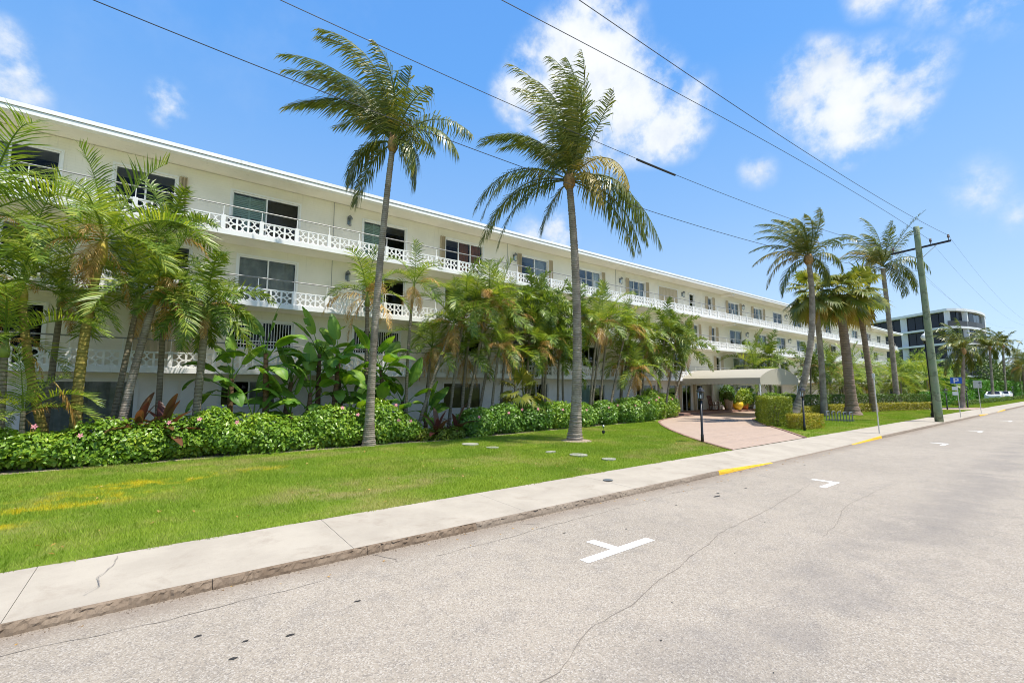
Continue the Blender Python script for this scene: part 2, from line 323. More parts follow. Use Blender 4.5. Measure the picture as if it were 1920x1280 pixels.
# ------------------------------------------------------------------ mesh helpers
WL = {}
class MB:
    def __init__(s): s.v = []; s.f = []
    def add(s, vs, fs):
        o = len(s.v); s.v.extend(tuple(p) for p in vs); s.f.extend(tuple(i + o for i in f) for f in fs); return s
    def box(s, x0, x1, y0, y1, z0, z1):
        return s.add([(x0, y0, z0), (x1, y0, z0), (x1, y1, z0), (x0, y1, z0), (x0, y0, z1), (x1, y0, z1), (x1, y1, z1), (x0, y1, z1)],
                     [(0, 3, 2, 1), (4, 5, 6, 7), (0, 1, 5, 4), (1, 2, 6, 5), (2, 3, 7, 6), (3, 0, 4, 7)])
    def bar(s, a, b, w, h, up=(0, 0, 1)):
        a = Vector(a); b = Vector(b); d = (b - a).normalized(); up = Vector(up)
        sd = d.cross(up)
        if sd.length < 1e-4: sd = d.cross(Vector((1, 0, 0)))
        sd = sd.normalized() * w / 2; u = sd.cross(d).normalized() * h / 2
        return s.add([a - sd - u, a + sd - u, a + sd + u, a - sd + u, b - sd - u, b + sd - u, b + sd + u, b - sd + u],
                     [(0, 1, 2, 3), (7, 6, 5, 4), (0, 4, 5, 1), (1, 5, 6, 2), (2, 6, 7, 3), (3, 7, 4, 0)])
    def tube(s, pts, rad, n=8, cap=True):
        pts = [Vector(p) for p in pts]
        if not hasattr(rad, '__len__'): rad = [rad] * len(pts)
        base = len(s.v); ref = Vector((1, 0, 0)) if abs((pts[-1] - pts[0]).normalized().x) < .8 else Vector((0, 1, 0))
        for i, p in enumerate(pts):
            d = (pts[min(i + 1, len(pts) - 1)] - pts[max(i - 1, 0)]).normalized()
            a = (ref - d * ref.dot(d)).normalized(); b = d.cross(a)
            for k in range(n):
                t = 2 * math.pi * k / n; s.v.append(tuple(p + (a * math.cos(t) + b * math.sin(t)) * rad[i]))
        for i in range(len(pts) - 1):
            for k in range(n):
                k2 = (k + 1) % n; s.f.append((base + i * n + k, base + i * n + k2, base + (i + 1) * n + k2, base + (i + 1) * n + k))
        if cap:
            s.f.append(tuple(base + k for k in reversed(range(n)))); s.f.append(tuple(base + (len(pts) - 1) * n + k for k in range(n)))
        return s
    def lathe(s, prof, n=12, c=(0, 0, 0)):
        base = len(s.v)
        for r, z in prof:
            for k in range(n):
                t = 2 * math.pi * k / n; s.v.append((c[0] + r * math.cos(t), c[1] + r * math.sin(t), c[2] + z))
        for i in range(len(prof) - 1):
            for k in range(n):
                k2 = (k + 1) % n; s.f.append((base + i * n + k, base + i * n + k2, base + (i + 1) * n + k2, base + (i + 1) * n + k))
        s.f.append(tuple(base + k for k in reversed(range(n)))); s.f.append(tuple(base + (len(prof) - 1) * n + k for k in range(n)))
        return s
    def prism(s, poly, z0, z1):
        n = len(poly); s.add([(x, y, z0) for x, y in poly] + [(x, y, z1) for x, y in poly],
              [tuple(reversed(range(n))), tuple(range(n, 2 * n))] + [(i, (i + 1) % n, n + (i + 1) % n, n + i) for i in range(n)]); return s
    def mesh(s, name, mat, smooth=False):
        me = bpy.data.meshes.new(name); me.from_pydata(s.v, [], s.f); me.materials.append(M[mat])
        if smooth: me.polygons.foreach_set('use_smooth', [True] * len(me.polygons))
        me.update(); return me
    def build(s, name, mat, parent=None, smooth=False, loc=(0, 0, 0), **k):
        return link(name, s.mesh(name, mat, smooth), parent, loc, **k)

def link(name, data, parent=None, loc=(0, 0, 0), rot=None, scale=None, quat=None):
    """loc is in world space; parents are never rotated"""
    o = bpy.data.objects.new(name, data); COL.objects.link(o)
    pl = WL.get(parent.name, (0, 0, 0)) if parent else (0, 0, 0)
    o.parent = parent; o.location = [loc[i] - pl[i] for i in range(3)]
    if rot: o.rotation_euler = rot
    if quat: o.rotation_mode = 'QUATERNION'; o.rotation_quaternion = quat
    if scale: o.scale = scale if hasattr(scale, '__len__') else (scale,) * 3
    WL[o.name] = tuple(loc)
    return o
def tag(o, label=None, cat=None, group=None, kind=None):
    if label: o['label'] = label
    if cat: o['category'] = cat
    if group: o['group'] = group
    if kind: o['kind'] = kind
    return o
def thing(name, loc, label, cat, group=None):
    o = link(name, None, None, loc); o.empty_display_size = .2
    return tag(o, label, cat, group)
def npmesh(name, V, F, mat, smooth=False):
    """V (n,3), F (m,k) as numpy arrays"""
    me = bpy.data.meshes.new(name); n, k = F.shape
    me.vertices.add(len(V)); me.vertices.foreach_set('co', np.ascontiguousarray(V, dtype=np.float32).ravel())
    me.loops.add(n * k); me.loops.foreach_set('vertex_index', np.ascontiguousarray(F, dtype=np.int32).ravel())
    me.polygons.add(n); me.polygons.foreach_set('loop_start', np.arange(0, n * k, k, dtype=np.int32)); me.polygons.foreach_set('loop_total', np.full(n, k, dtype=np.int32))
    me.update(calc_edges=True); me.materials.append(M[mat]); return me
def norm(a): return a / np.maximum(np.linalg.norm(a, axis=-1, keepdims=True), 1e-9)

def vnoise(P, scale, seed=0):
    """cheap smooth value noise at points P (n,3) -> 0..1"""
    Q = P * scale; I = np.floor(Q).astype(np.int64); f = Q - I; f = f * f * (3 - 2 * f); out = 0
    for dx in (0, 1):
        for dy in (0, 1):
            for dz in (0, 1):
                h = (I[:, 0] + dx) * 374761393 + (I[:, 1] + dy) * 668265263 + (I[:, 2] + dz) * 2147483647 + seed * 97531
                h = (h ^ (h >> 13)) * 1274126177; h = ((h ^ (h >> 16)) & 0xffff) / 65535.0
                w = (f[:, 0] if dx else 1 - f[:, 0]) * (f[:, 1] if dy else 1 - f[:, 1]) * (f[:, 2] if dz else 1 - f[:, 2])
                out = out + h * w
    return out

# ------------------------------------------------------------------ ground, road, kerb, pavement
def struct(o): o['kind'] = 'structure'; return o
g = MB(); g.add([(-900, -900, -.03), (1500, -900, -.03), (1500, 900, -.03), (-900, 900, -.03)], [(0, 1, 2, 3)])
struct(g.build('ground', 'lawn_base'))
YK = 6.13            # kerb face
road = struct(link('road', None, None, (0, 0, 0)))
r = MB(); r.add([(-60, -14, 0), (400, -14, 0), (400, YK + .05, 0), (-60, YK + .05, 0)], [(0, 1, 2, 3)])
r.build('asphalt_surface', 'asphalt', road)
# parking marks: a bar along the street and a short stem towards the kerb
for i, x in enumerate((5.1, 12.2, 24.2, 32.5, 44.0)):
    q = MB(); z = .004
    if i == 0: q.add([(x - .7, 4.15, z), (x + .7, 4.16, z), (x + .7, 4.31, z), (x - .7, 4.30, z), (x - .10, 4.303, z), (x + .06, 4.303, z), (x + .02, 4.72, z), (x - .14, 4.72, z)], [(0, 1, 2, 3), (4, 5, 6, 7)])
    else: q.add([(x - .45, 3.95, z), (x + .45, 3.95, z), (x + .45, 4.08, z), (x - .45, 4.08, z), (x + .30, 4.083, z), (x + .45, 4.083, z), (x + .45, 4.5, z), (x + .30, 4.5, z)], [(0, 1, 2, 3), (4, 5, 6, 7)])
    q.build('parking_mark', 'mark_white', road)
def ribbon(pts, w, z, jit=.02, seed=1, step=.10):
    rd = random.Random(seed); P = []
    for a, b in zip(pts[:-1], pts[1:]):
        n = max(2, int(math.dist(a, b) / step))
        P += [(a[0] + (b[0] - a[0]) * i / n, a[1] + (b[1] - a[1]) * i / n) for i in range(n)]
    off = 0; V = []; F = []
    for i, p in enumerate(P):
        q = P[min(i + 1, len(P) - 1)]; pr = P[max(i - 1, 0)]; d = Vector((q[0] - pr[0], q[1] - pr[1])).normalized(); nn = Vector((-d.y, d.x))
        off = off * .8 + rd.uniform(-jit, jit); ww = w * rd.uniform(.25, 1.0)
        V += [(p[0] + nn.x * (off + ww / 2), p[1] + nn.y * (off + ww / 2), z), (p[0] + nn.x * (off - ww / 2), p[1] + nn.y * (off - ww / 2), z)]
        if i: k = 2 * i; F.append((k - 2, k - 1, k + 1, k))
    return MB().add(V, F)
for k, (pts, w) in enumerate([
    ([(1.6, 2.75), (2.6, 2.75), (3.25, 3.05), (3.9, 3.1), (5.3, 3.4), (6.9, 3.75), (9.2, 3.95), (12.0, 4.3)], .011),
    ([(7.9, 2.75), (8.9, 2.85), (10.4, 3.15), (13.5, 3.2)], .009), ([(-1.2, 5.75), (.1, 5.62), (1.8, 5.66)], .012),
    ([(2.35, 6.1), (2.55, 5.75), (2.5, 5.6)], .014), ([(4.6, 6.1), (5.1, 5.72)], .014), ([(3.0, 5.55), (5.0, 5.6), (8.0, 5.68), (11, 5.6)], .010)]):
    ribbon(pts, w, .004, .018, k + 3).build('crack', 'crack', road)
for k, (x, y, rx, ry) in enumerate([(1.05, 4.62, .055, .03), (.72, 4.75, .05, .022), (.60, 4.52, .05, .028), (.40, 5.1, .05, .03), (1.75, 4.9, .06, .022), (3.0, 2.1, .022, .016), (3.6, 2.55, .022, .014), (3.2, 1.9, .016, .012), (3.9, 1.75, .014, .012), (2.4, 2.3, .016, .012), (5.9, 4.75, .03, .02), (7.8, 5.1, .05, .02), (9.1, 5.0, .20, .05), (9.35, 5.12, .10, .05), (10.3, 5.0, .10, .03), (5.0, 5.2, .04, .025), (6.2, 3.2, .018, .012), (4.3, 2.9, .015, .012), (8.0, 3.6, .03, .015), (14.6, 5.4, .12, .03)]):
    rd = random.Random(k); n = 9
    rx *= .7; ry *= .7
    MB().add([(x + rx * rd.uniform(.55, 1.15) * math.cos(i * 2 * math.pi / n), y + ry * rd.uniform(.55, 1.15) * math.sin(i * 2 * math.pi / n), .005) for i in range(n)], [tuple(range(n))]).build('tar_spot', 'tar', road)
def kh(x):
    """height of the kerb: it drops at the two driveway mouths"""
    for a, b, c, d in ((11.6, 14.2, 21.2, 24.9), (50.4, 54.0, 59.5, 64.2)):
        if a < x < d:
            if x < b: return .105 - .085 * (x - a) / (b - a)
            if x > c: return .02 + .085 * (x - c) / (d - c)
            return .02
    return .105
YP = 7.75
sidewalk = struct(link('sidewalk', None, None, (0, YK, 0)))
x = -7.0; i = 0
while x < 118:
    L = 3.0 if x < 40 else 6.0
    L += random.Random(i).uniform(-.15, .15)
    V = []; F = []; nx = 6
    x0, x1 = x + .003, x + L - .003
    for j in range(nx + 1):
        xx = x0 + (x1 - x0) * j / nx; hk = kh(xx)
        for yy, zz in ((YK + .05, hk), (YK + .6, hk + (.13 - hk) * .35), (YP - .02 + .012 * math.sin(xx * 5), .13), (YP, -.02), (YK + .05, -.02)):
            V.append((xx, yy, zz + (0 if zz < 0 else .002 * math.sin(i * 3.1))))
        if j:
            a = (j - 1) * 5; b = j * 5
            F += [(a, b, b + 1, a + 1), (a + 1, b + 1, b + 2, a + 2), (a + 2, b + 2, b + 3, a + 3), (a + 4, a, b, b + 4)][:4]
    F += [(0, 1, 2, 3, 4), tuple(nx * 5 + q for q in (4, 3, 2, 1, 0))]
    # winding of the front face
    MB().add(V, F).build('slab', 'concrete', sidewalk)
    x += L; i += 1
ribbon([(-.30, 7.6), (-.33, 7.2), (-.42, 6.9), (-.38, 6.65), (-.5, 6.4)], .012, .1365, .012, 5, .05).build('crack', 'crack_light', sidewalk)
ribbon([(11.9, 7.6), (12.6, 7.0), (12.9, 6.4)], .015, .137, .02, 6, .06).build('crack', 'crack_light', sidewalk)
q = MB(); q.lathe([(.11, 0), (.11, .004)], 14, (8.1, 7.0, .133)); q.build('valve_cover', 'iron_grey', sidewalk)
kerb = struct(link('kerb', None, None, (0, YK, 0)))
def kerb_piece(x0, x1, mat, rough, seed):
    n = max(3, int((x1 - x0) / (.028 if x0 < 12 else .25))); V = []; F = []; rows = 6
    xs = np.linspace(x0 + .003, x1 - .003, n + 1)
    P = np.stack([xs, np.zeros(n + 1), np.zeros(n + 1)], 1)
    for j, xx in enumerate(xs):
        h = kh(xx)
        prof = [(-.005, -.03), (0.0, h * .3), (.010, h * .62), (.020, h * .88), (.034, h), (.06, h - .002)]
        for q, (dy, z) in enumerate(prof):
            nz = .6 * (vnoise(np.array([[xx, q * 1.71, seed * 1.7]]), 13)[0] - .5) + .9 * (vnoise(np.array([[xx, q * 2.3, seed * 1.7 + 9]]), 38)[0] - .5)
            k = rough * (1.0 if 0 < q < 5 else .25) * (0 if q == 5 else 1)
            V.append((xx, YK + dy + nz * k * (.9 if q != 4 else 1.4), max(-.03, z + (nz * k * .5 if q in (1, 2, 3) else 0))))
        if j:
            for q in range(rows - 1):
                a = (j - 1) * rows + q; b = j * rows + q; F.append((a, b, b + 1, a + 1))
    return MB().add(V, F).build('kerb_block', mat, kerb)
xs = [-6.3]
while xs[-1] < 116: xs.append(xs[-1] + (1.72 if xs[-1] < 11 else 3.0))
xs = [v for v in xs if not any(a - .6 < v < d + .6 for a, d in ((11.3, 25.0), (50.0, 64.6)))]
xs = sorted(xs + [11.3, 14.3, 21.2, 25.0, 50.0, 54.0, 59.5, 64.6])
for i, (a, b) in enumerate(zip(xs[:-1], xs[1:])):
    mid = (a + b) / 2
    yel = any(p <= mid <= q for p, q in ((11.3, 14.3), (21.2, 25.0), (50, 54), (59.5, 64.6)))
    kerb_piece(a, b, 'kerb_yellow' if yel else ('kerb_brown' if mid < 3.6 else 'kerb_grey'), .042 if mid < 8 else .035, i)
# grit collected in the gutter
gv = []; gf = []
rd = random.Random(3)
for k in range(900):
    x = rd.uniform(-3, 14); y = YK - abs(rd.gauss(0, .06)) - .01; s = rd.uniform(.003, .010); z = .002
    b = len(gv); a = rd.uniform(0, 6)
    gv += [(x + s * math.cos(a), y + s * math.sin(a), z), (x + s * math.cos(a + 2.1), y + s * math.sin(a + 2.1), z), (x + s * math.cos(a + 4.2), y + s * math.sin(a + 4.2), z), (x, y, z + s)]
    gf += [(b, b + 1, b + 3), (b + 1, b + 2, b + 3), (b + 2, b, b + 3)]
tag(MB().add(gv, gf).build('gutter_grit', 'kerb_brown'), 'brown grit and sand collected in the gutter along the kerb', 'grit', kind='stuff')

# driveway: a loop through the canopy
IN = [(21.2, YP), (24.0, 9.7), (27.1, 12.0), (31.0, 14.3), (37.0, 15.2), (45.0, 15.0), (51.5, 13.4), (55.6, 11.0), (58.6, YP)]
OUT = [(15.1, YP), (15.9, 8.8), (17.3, 10.5), (19.9, 13.2), (22.6, 15.6), (25.0, 17.2), (29.0, 18.5), (33.0, 19.0), (45.0, 19.0), (54.0, 17.6), (60.0, 13.8), (64.0, 9.8), (66.2, YP)]
def resample(P, n):
    P = [Vector(p) for p in P]; D = [0]
    for a, b in zip(P[:-1], P[1:]): D.append(D[-1] + (b - a).length)
    out = []
    for i in range(n):
        t = D[-1] * i / (n - 1); k = max(j for j in range(len(D) - 1) if D[j] <= t + 1e-6)
        u = (t - D[k]) / (D[k + 1] - D[k]); p0 = P[max(k - 1, 0)]; p1 = P[k]; p2 = P[k + 1]; p3 = P[min(k + 2, len(P) - 1)]
        out.append(.5 * ((2 * p1) + (p2 - p0) * u + (2 * p0 - 5 * p1 + 4 * p2 - p3) * u * u + (3 * p1 - p0 - 3 * p2 + p3) * u ** 3))
    return out
ia = resample(IN, 60); oa = resample(OUT, 60)
V = []; F = []
for j, (a, b) in enumerate(zip(ia, oa)):
    V += [(a.x, a.y, .142), (b.x, b.y, .142)]
    if j: F.append((2 * j - 2, 2 * j, 2 * j + 1, 2 * j - 1))
struct(MB().add(V, F).build('driveway', 'pavers'))
for side, nm in ((ia, 'driveway_edging'), (oa, 'driveway_edging')):
    e = MB()
    for a, b in zip(side[:-1], side[1:]): e.bar((a.x, a.y, .145), (b.x, b.y, .145), .12, .05)
    struct(e.build(nm, 'red_tile'))
# lawn sheets and planting bed
OUTX = np.array([p.x for p in oa]); OUTY = np.array([p.y for p in oa])
lawn = MB()
left = [(p.x, p.y) for p in oa[:17]]
lawn.add([(-40, YP, .128), *[(x, y, .128) for x, y in left], (left[-1][0], 24, .128), (-40, 24, .128)], [tuple(range(len(left) + 3))])
isl = [(p.x, p.y) for p in ia]
lawn.add([(x, y, .128) for x, y in isl], [tuple(reversed(range(len(isl))))])
rgt = [(p.x, p.y) for p in oa[43:]]
lawn.add([(x, y, .128) for x, y in rgt] + [(300, YP, .128), (300, 60, .128), (rgt[0][0], 60, .128)], [tuple(range(len(rgt) + 3))])
struct(lawn.build('lawn', 'lawn_base'))
bed = MB(); bed.add([(-14, 16.15, .133), (3, 16.15, .133), (8, 15.9, .133), (10, 16.0, .133), (16, 16.6, .133), (23, 17.3, .133), (29, 19.2, .133), (29, 21.3, .133), (-14, 21.3, .133)], [tuple(range(9))])
bed.add([(46, 19.15, .133), (56, 17.4, .133), (62, 13.6, .133), (66, 12.5, .133), (95, 13, .133), (95, 21.3, .133), (46, 21.3, .133)], [tuple(range(7))])
struct(bed.build('planting_bed', 'mulch'))
struct(MB().lathe([(.62, 0), (.5, .035), (.2, .05)], 18, (12.95, 12.75, .13)).build('bare_soil', 'mulch'))
for k, (x, y, a, b) in enumerate([(9.0, 14.2, .30, .34), (9.15, 13.0, .22, .22), (10.0, 11.0, .20, .12), (10.2, 9.95, .26, .30), (10.35, 8.9, .22, .20)]):
    rd = random.Random(k); n = 14
    poly = [(x + a * math.cos(i * 2 * math.pi / n) * rd.uniform(.93, 1.05), y + b * math.sin(i * 2 * math.pi / n) * rd.uniform(.93, 1.05)) for i in range(n)]
    o = MB().prism(poly, .12, .175 if k in (0, 3) else .165).build('stone_pad', 'stone_pad')
    tag(o, 'flat pale round stone cover set into the lawn', 'paving stone', 'stone covers across the lawn')

# ------------------------------------------------------------------ the long white apartment building
YB, YW = 20.0, 21.3
BX0, BX1 = -14.0, 92.7
bld = thing('apartment_building', (40, 21, 0), 'long four storey white apartment block with patterned balcony balustrades', 'building')
ZS = [2.71, 5.36, 8.02]; TH = .17
FL = [.15, ZS[0] + TH, ZS[1] + TH, ZS[2] + TH]; CE = [ZS[0], ZS[1], ZS[2], 10.78]
roof = MB().box(BX0, 97.0, YB + .25, 36, 10.80, 11.0).build('roof', 'soffit', bld)
MB().box(BX0, 97.2, YB + .0, YB + .25, 10.76, 10.905).build('fascia_board', 'fascia_white', roof)
MB().box(BX0, 97.4, YB - .025, YB + .24, 10.925, 11.06).build('gutter_edge', 'fascia_white', roof)
MB().box(BX0, 97.3, YB + .24, 36, 11.003, 11.04).build('roof_deck', 'fascia_white', roof)
MB().box(97.0, 97.2, YB + .25, 36, 10.76, 10.99).build('fascia_board', 'fascia_white', roof)

# balustrade casting: three bays of two stacked rings either side of a four-pointed star
def balustrade_mesh():
    m = MB(); Wp = 1.16; H = .56; D = .06
    m.box(0, Wp, 0, D, 0, .035); m.box(0, Wp, -.006, D + .006, H - .045, H)
    mod = Wp / 3
    for k in (1, 2): m.box(k * mod - .033, k * mod + .033, -.003, D + .003, .035, H - .045)
    def arc(cx, cz, a, b, t0, t1, n=7, w=.042):
        ps = [(cx + a * math.cos(t0 + (t1 - t0) * i / n), cz + b * math.sin(t0 + (t1 - t0) * i / n)) for i in range(n + 1)]
        V = []; F = []
        for i, (px, pz) in enumerate(ps):
            q = ps[min(i + 1, n)]; p = ps[max(i - 1, 0)]; d = Vector((q[0] - p[0], q[1] - p[1])).normalized(); nn = Vector((-d.y, d.x)) * w / 2
            V += [(px + nn.x, .005, pz + nn.y), (px - nn.x, .005, pz - nn.y), (px - nn.x, D - .005, pz - nn.y), (px + nn.x, D - .005, pz + nn.y)]
            if i:
                e = 4 * i
                for k in range(4): k2 = (k + 1) % 4; F.append((e - 4 + k, e - 4 + k2, e + k2, e + k))
        m.add(V, F)
    for k in range(3):
        xl = k * mod + (.025 if k else 0); xr = (k + 1) * mod - (.025 if k < 2 else 0); xm = (xl + xr) / 2; a = xm - xl - .004
        for cz, b in ((.155, .125), (.405, .118)):
            arc(xl, cz, a, b, -math.pi / 2, math.pi / 2); arc(xr, cz, a, b, math.pi / 2, 1.5 * math.pi)
        m.box(xm - .020, xm + .020, .008, D - .008, .035, .11)
    return m.mesh('balustrade_panel', 'white_paint')
bal_me = balustrade_mesh()
post_me = MB().box(-.07, .07, -.02, .09, 0, .575).box(-.011, .011, .024, .046, .575, .97).mesh('baluster_post', 'white_paint')
PX = [1.5 + 1.3 * k for k in range(-11, 71)]
for lv, z in enumerate(ZS):
    bal = MB().box(BX0, BX1 + 1.5, YB, 34, z, z + TH).build('balcony', 'soffit', bld)
    MB().box(BX0, BX1 + 1.5, YB - .03, YB - .002, z - .012, z + TH + .012).build('slab_edge', 'white_paint', bal)
    for x in PX:
        link('post', post_me, bal, (x, YB + .02, z + TH))
        if x < BX1: link('balustrade_panel', bal_me, bal, (x + .07, YB + .035, z + TH))
    MB().tube([(PX[0], YB + .055, z + TH + .975), (PX[-1], YB + .055, z + TH + .975)], .026, 8).build('handrail', 'pipe_grey', bal)
    MB().box(40.9, 41.15, YB + .12, YW - .002, CE[lv + 1] - .22, CE[lv + 1] - .002).build('soffit_beam', 'soffit', bld)
MB().box(40.9, 41.15, YB + .12, YW - .002, ZS[0] - .22, ZS[0] - .002).build('soffit_beam', 'soffit', bld)

# openings per storey: x0, x1, sill, head (above floor), kind, left shutter, right shutter
D_ = (.06, 2.08)
OPEN = {
 3: [(-9.5, -7.0, *D_, 'dark', 0, 0), (-5.6, -3.2, *D_, 'teal', 0, 0), (-1.8, .0, *D_, 'dark', 0, 1), (1.85, 4.42, *D_, 'teal2', 0, 0), (7.3, 9.5, *D_, 'teal3', 0, 0), (11.8, 14.25, *D_, 'brown', 1, 0), (17.1, 19.25, *D_, 'dark2', 1, 1),
     (22.1, 24.3, *D_, 'blind', 1, 1), (27.4, 29.4, *D_, 'door3', 1, 1), (31.2, 33.8, *D_, 'closed', 0, 0), (35.6, 36.35, .55, 2.05, 'sash', 0, 0), (38.5, 39.25, .55, 2.05, 'sash', 1, 1), (42.1, 44.3, *D_, 'door3', 1, 1), (47.2, 49.3, *D_, 'blind', 1, 1),
     (51.8, 54.1, *D_, 'dark2', 0, 0), (56.9, 59.3, *D_, 'dark2', 0, 0), (61.6, 63.6, *D_, 'blind', 0, 0), (66.5, 68.8, *D_, 'dark2', 1, 0), (71.5, 73.5, *D_, 'brown', 0, 0), (76.8, 79.2, *D_, 'teal', 0, 0), (82.4, 85.2, *D_, 'brown', 1, 0), (88.2, 90.2, *D_, 'dark2', 0, 0)],
 2: [(-9.5, -7.0, *D_, 'dark', 0, 0), (-5.6, -3.2, *D_, 'dark', 0, 0), (-1.8, .6, *D_, 'teal', 0, 0), (2.2, 4.42, *D_, 'curtain', 0, 0), (7.3, 9.5, *D_, 'teal3', 0, 0), (11.8, 14.25, *D_, 'dark2', 0, 1), (17.1, 19.25, *D_, 'dark2', 1, 0),
     (22.1, 24.3, *D_, 'dark2', 1, 1), (27.4, 29.4, *D_, 'dark2', 1, 1), (31.9, 34.0, *D_, 'blind', 1, 1), (36.0, 36.75, .55, 2.05, 'sash', 1, 1), (38.9, 39.65, .55, 2.05, 'sash', 1, 1), (42.3, 44.6, *D_, 'dark2', 0, 0), (47.7, 50.0, .5, 2.05, 'curtain', 1, 1),
     (52.4, 54.6, *D_, 'teal', 0, 0), (57.6, 60.0, *D_, 'dark2', 0, 0), (63, 65.2, *D_, 'blind', 0, 0), (68, 70.2, *D_, 'dark2', 1, 0), (74, 76, *D_, 'dark', 0, 0), (80, 82.2, *D_, 'teal', 0, 0), (86, 88, *D_, 'dark', 0, 0)],
 1: [(-9.5, -7.0, *D_, 'dark', 0, 0), (-5.6, -3.2, *D_, 'dark', 0, 0), (-.9, .9, .3, 2.05, 'closed', 0, 0), (2.0, 4.4, .9, 2.05, 'slats', 0, 0), (7.0, 9.3, .9, 2.05, 'slats', 0, 0), (11.85, 14.3, 1.12, 2.15, 'dark2', 1, 1), (17.3, 19.6, *D_, 'dark', 1, 0),
     (22.1, 23.9, .7, 2.1, 'dark2', 1, 0), (27.4, 29.4, *D_, 'dark2', 1, 1), (31.9, 34.0, *D_, 'dark', 0, 1), (39.5, 40.3, .55, 2.05, 'sash', 1, 1), (42.7, 45.1, *D_, 'curtain', 0, 0), (48.1, 50.5, .6, 2.05, 'dark2', 0, 0),
     (53, 55, *D_, 'dark2', 0, 0), (58, 60.2, *D_, 'teal', 0, 0), (63, 65.2, *D_, 'dark', 0, 0), (68, 70.2, *D_, 'blind', 1, 0), (74, 76, *D_, 'dark', 0, 0), (80, 82.2, *D_, 'dark2', 0, 0), (86, 88, *D_, 'dark', 0, 0)],
 0: [(-9.0, -6.2, .1, 2.3, 'dark2', 0, 0), (-3.5, -.7, .1, 2.3, 'curtain', 0, 0), (1.85, 3.85, 1.3, 2.33, 'dark2', 0, 0), (7.6, 8.5, .05, 2.25, 'dark', 0, 0), (11.8, 14.2, .9, 2.3, 'olive', 0, 0), (17.3, 19.2, 1.0, 2.3, 'dark', 0, 0), (22.1, 24.5, .9, 2.25, 'teal3', 0, 0),
     (28.0, 30.4, .1, 2.25, 'dark2', 0, 0), (32.0, 33.2, .05, 2.25, 'dark', 0, 0), (34.0, 35.4, .05, 2.25, 'dark', 0, 0), (36.2, 37.2, .05, 2.25, 'dark', 0, 0), (41.0, 42.6, .05, 2.25, 'dark', 0, 0), (44.0, 46.2, .3, 2.25, 'dark2', 0, 0), (51, 53, .9, 2.25, 'dark2', 0, 0), (57, 59, .9, 2.25, 'dark2', 0, 0), (63, 65.2, .9, 2.25, 'dark', 0, 0), (70, 72, .9, 2.25, 'dark2', 0, 0), (78, 80, .9, 2.25, 'dark', 0, 0)]}
def zigzag(x0, x1, z0, z1, y, depth, pitch):
    m = MB(); n = max(2, int(round((x1 - x0) / pitch))); V = []; F = []
    for i in range(n + 1):
        xx = x0 + (x1 - x0) * i / n; yy = y - (depth if i % 2 else 0)
        V += [(xx, yy, z0), (xx, yy, z1), (xx, yy + .012, z0), (xx, yy + .012, z1)]
        if i: a = 4 * i - 4; b = 4 * i; F += [(a, b, b + 1, a + 1), (a + 2, a + 3, b + 3, b + 2), (a + 1, b + 1, b + 3, a + 3)]
    m.add(V, F); return m
def louvres(x0, x1, z0, z1, y, pitch=.075):
    m = MB(); m.box(x0, x0 + .05, y, y + .03, z0, z1).box(x1 - .05, x1, y, y + .03, z0, z1); xm = (x0 + x1) / 2
    m.box(xm - .035, xm + .035, y, y + .03, z0, z1)
    z = z0
    while z < z1 - pitch * .5:
        m.bar((x0 + .05, y + .018, z + pitch / 2), (x1 - .05, y + .018, z + pitch / 2), .012, pitch * .95, (0, .45, 1)); z += pitch
    return m
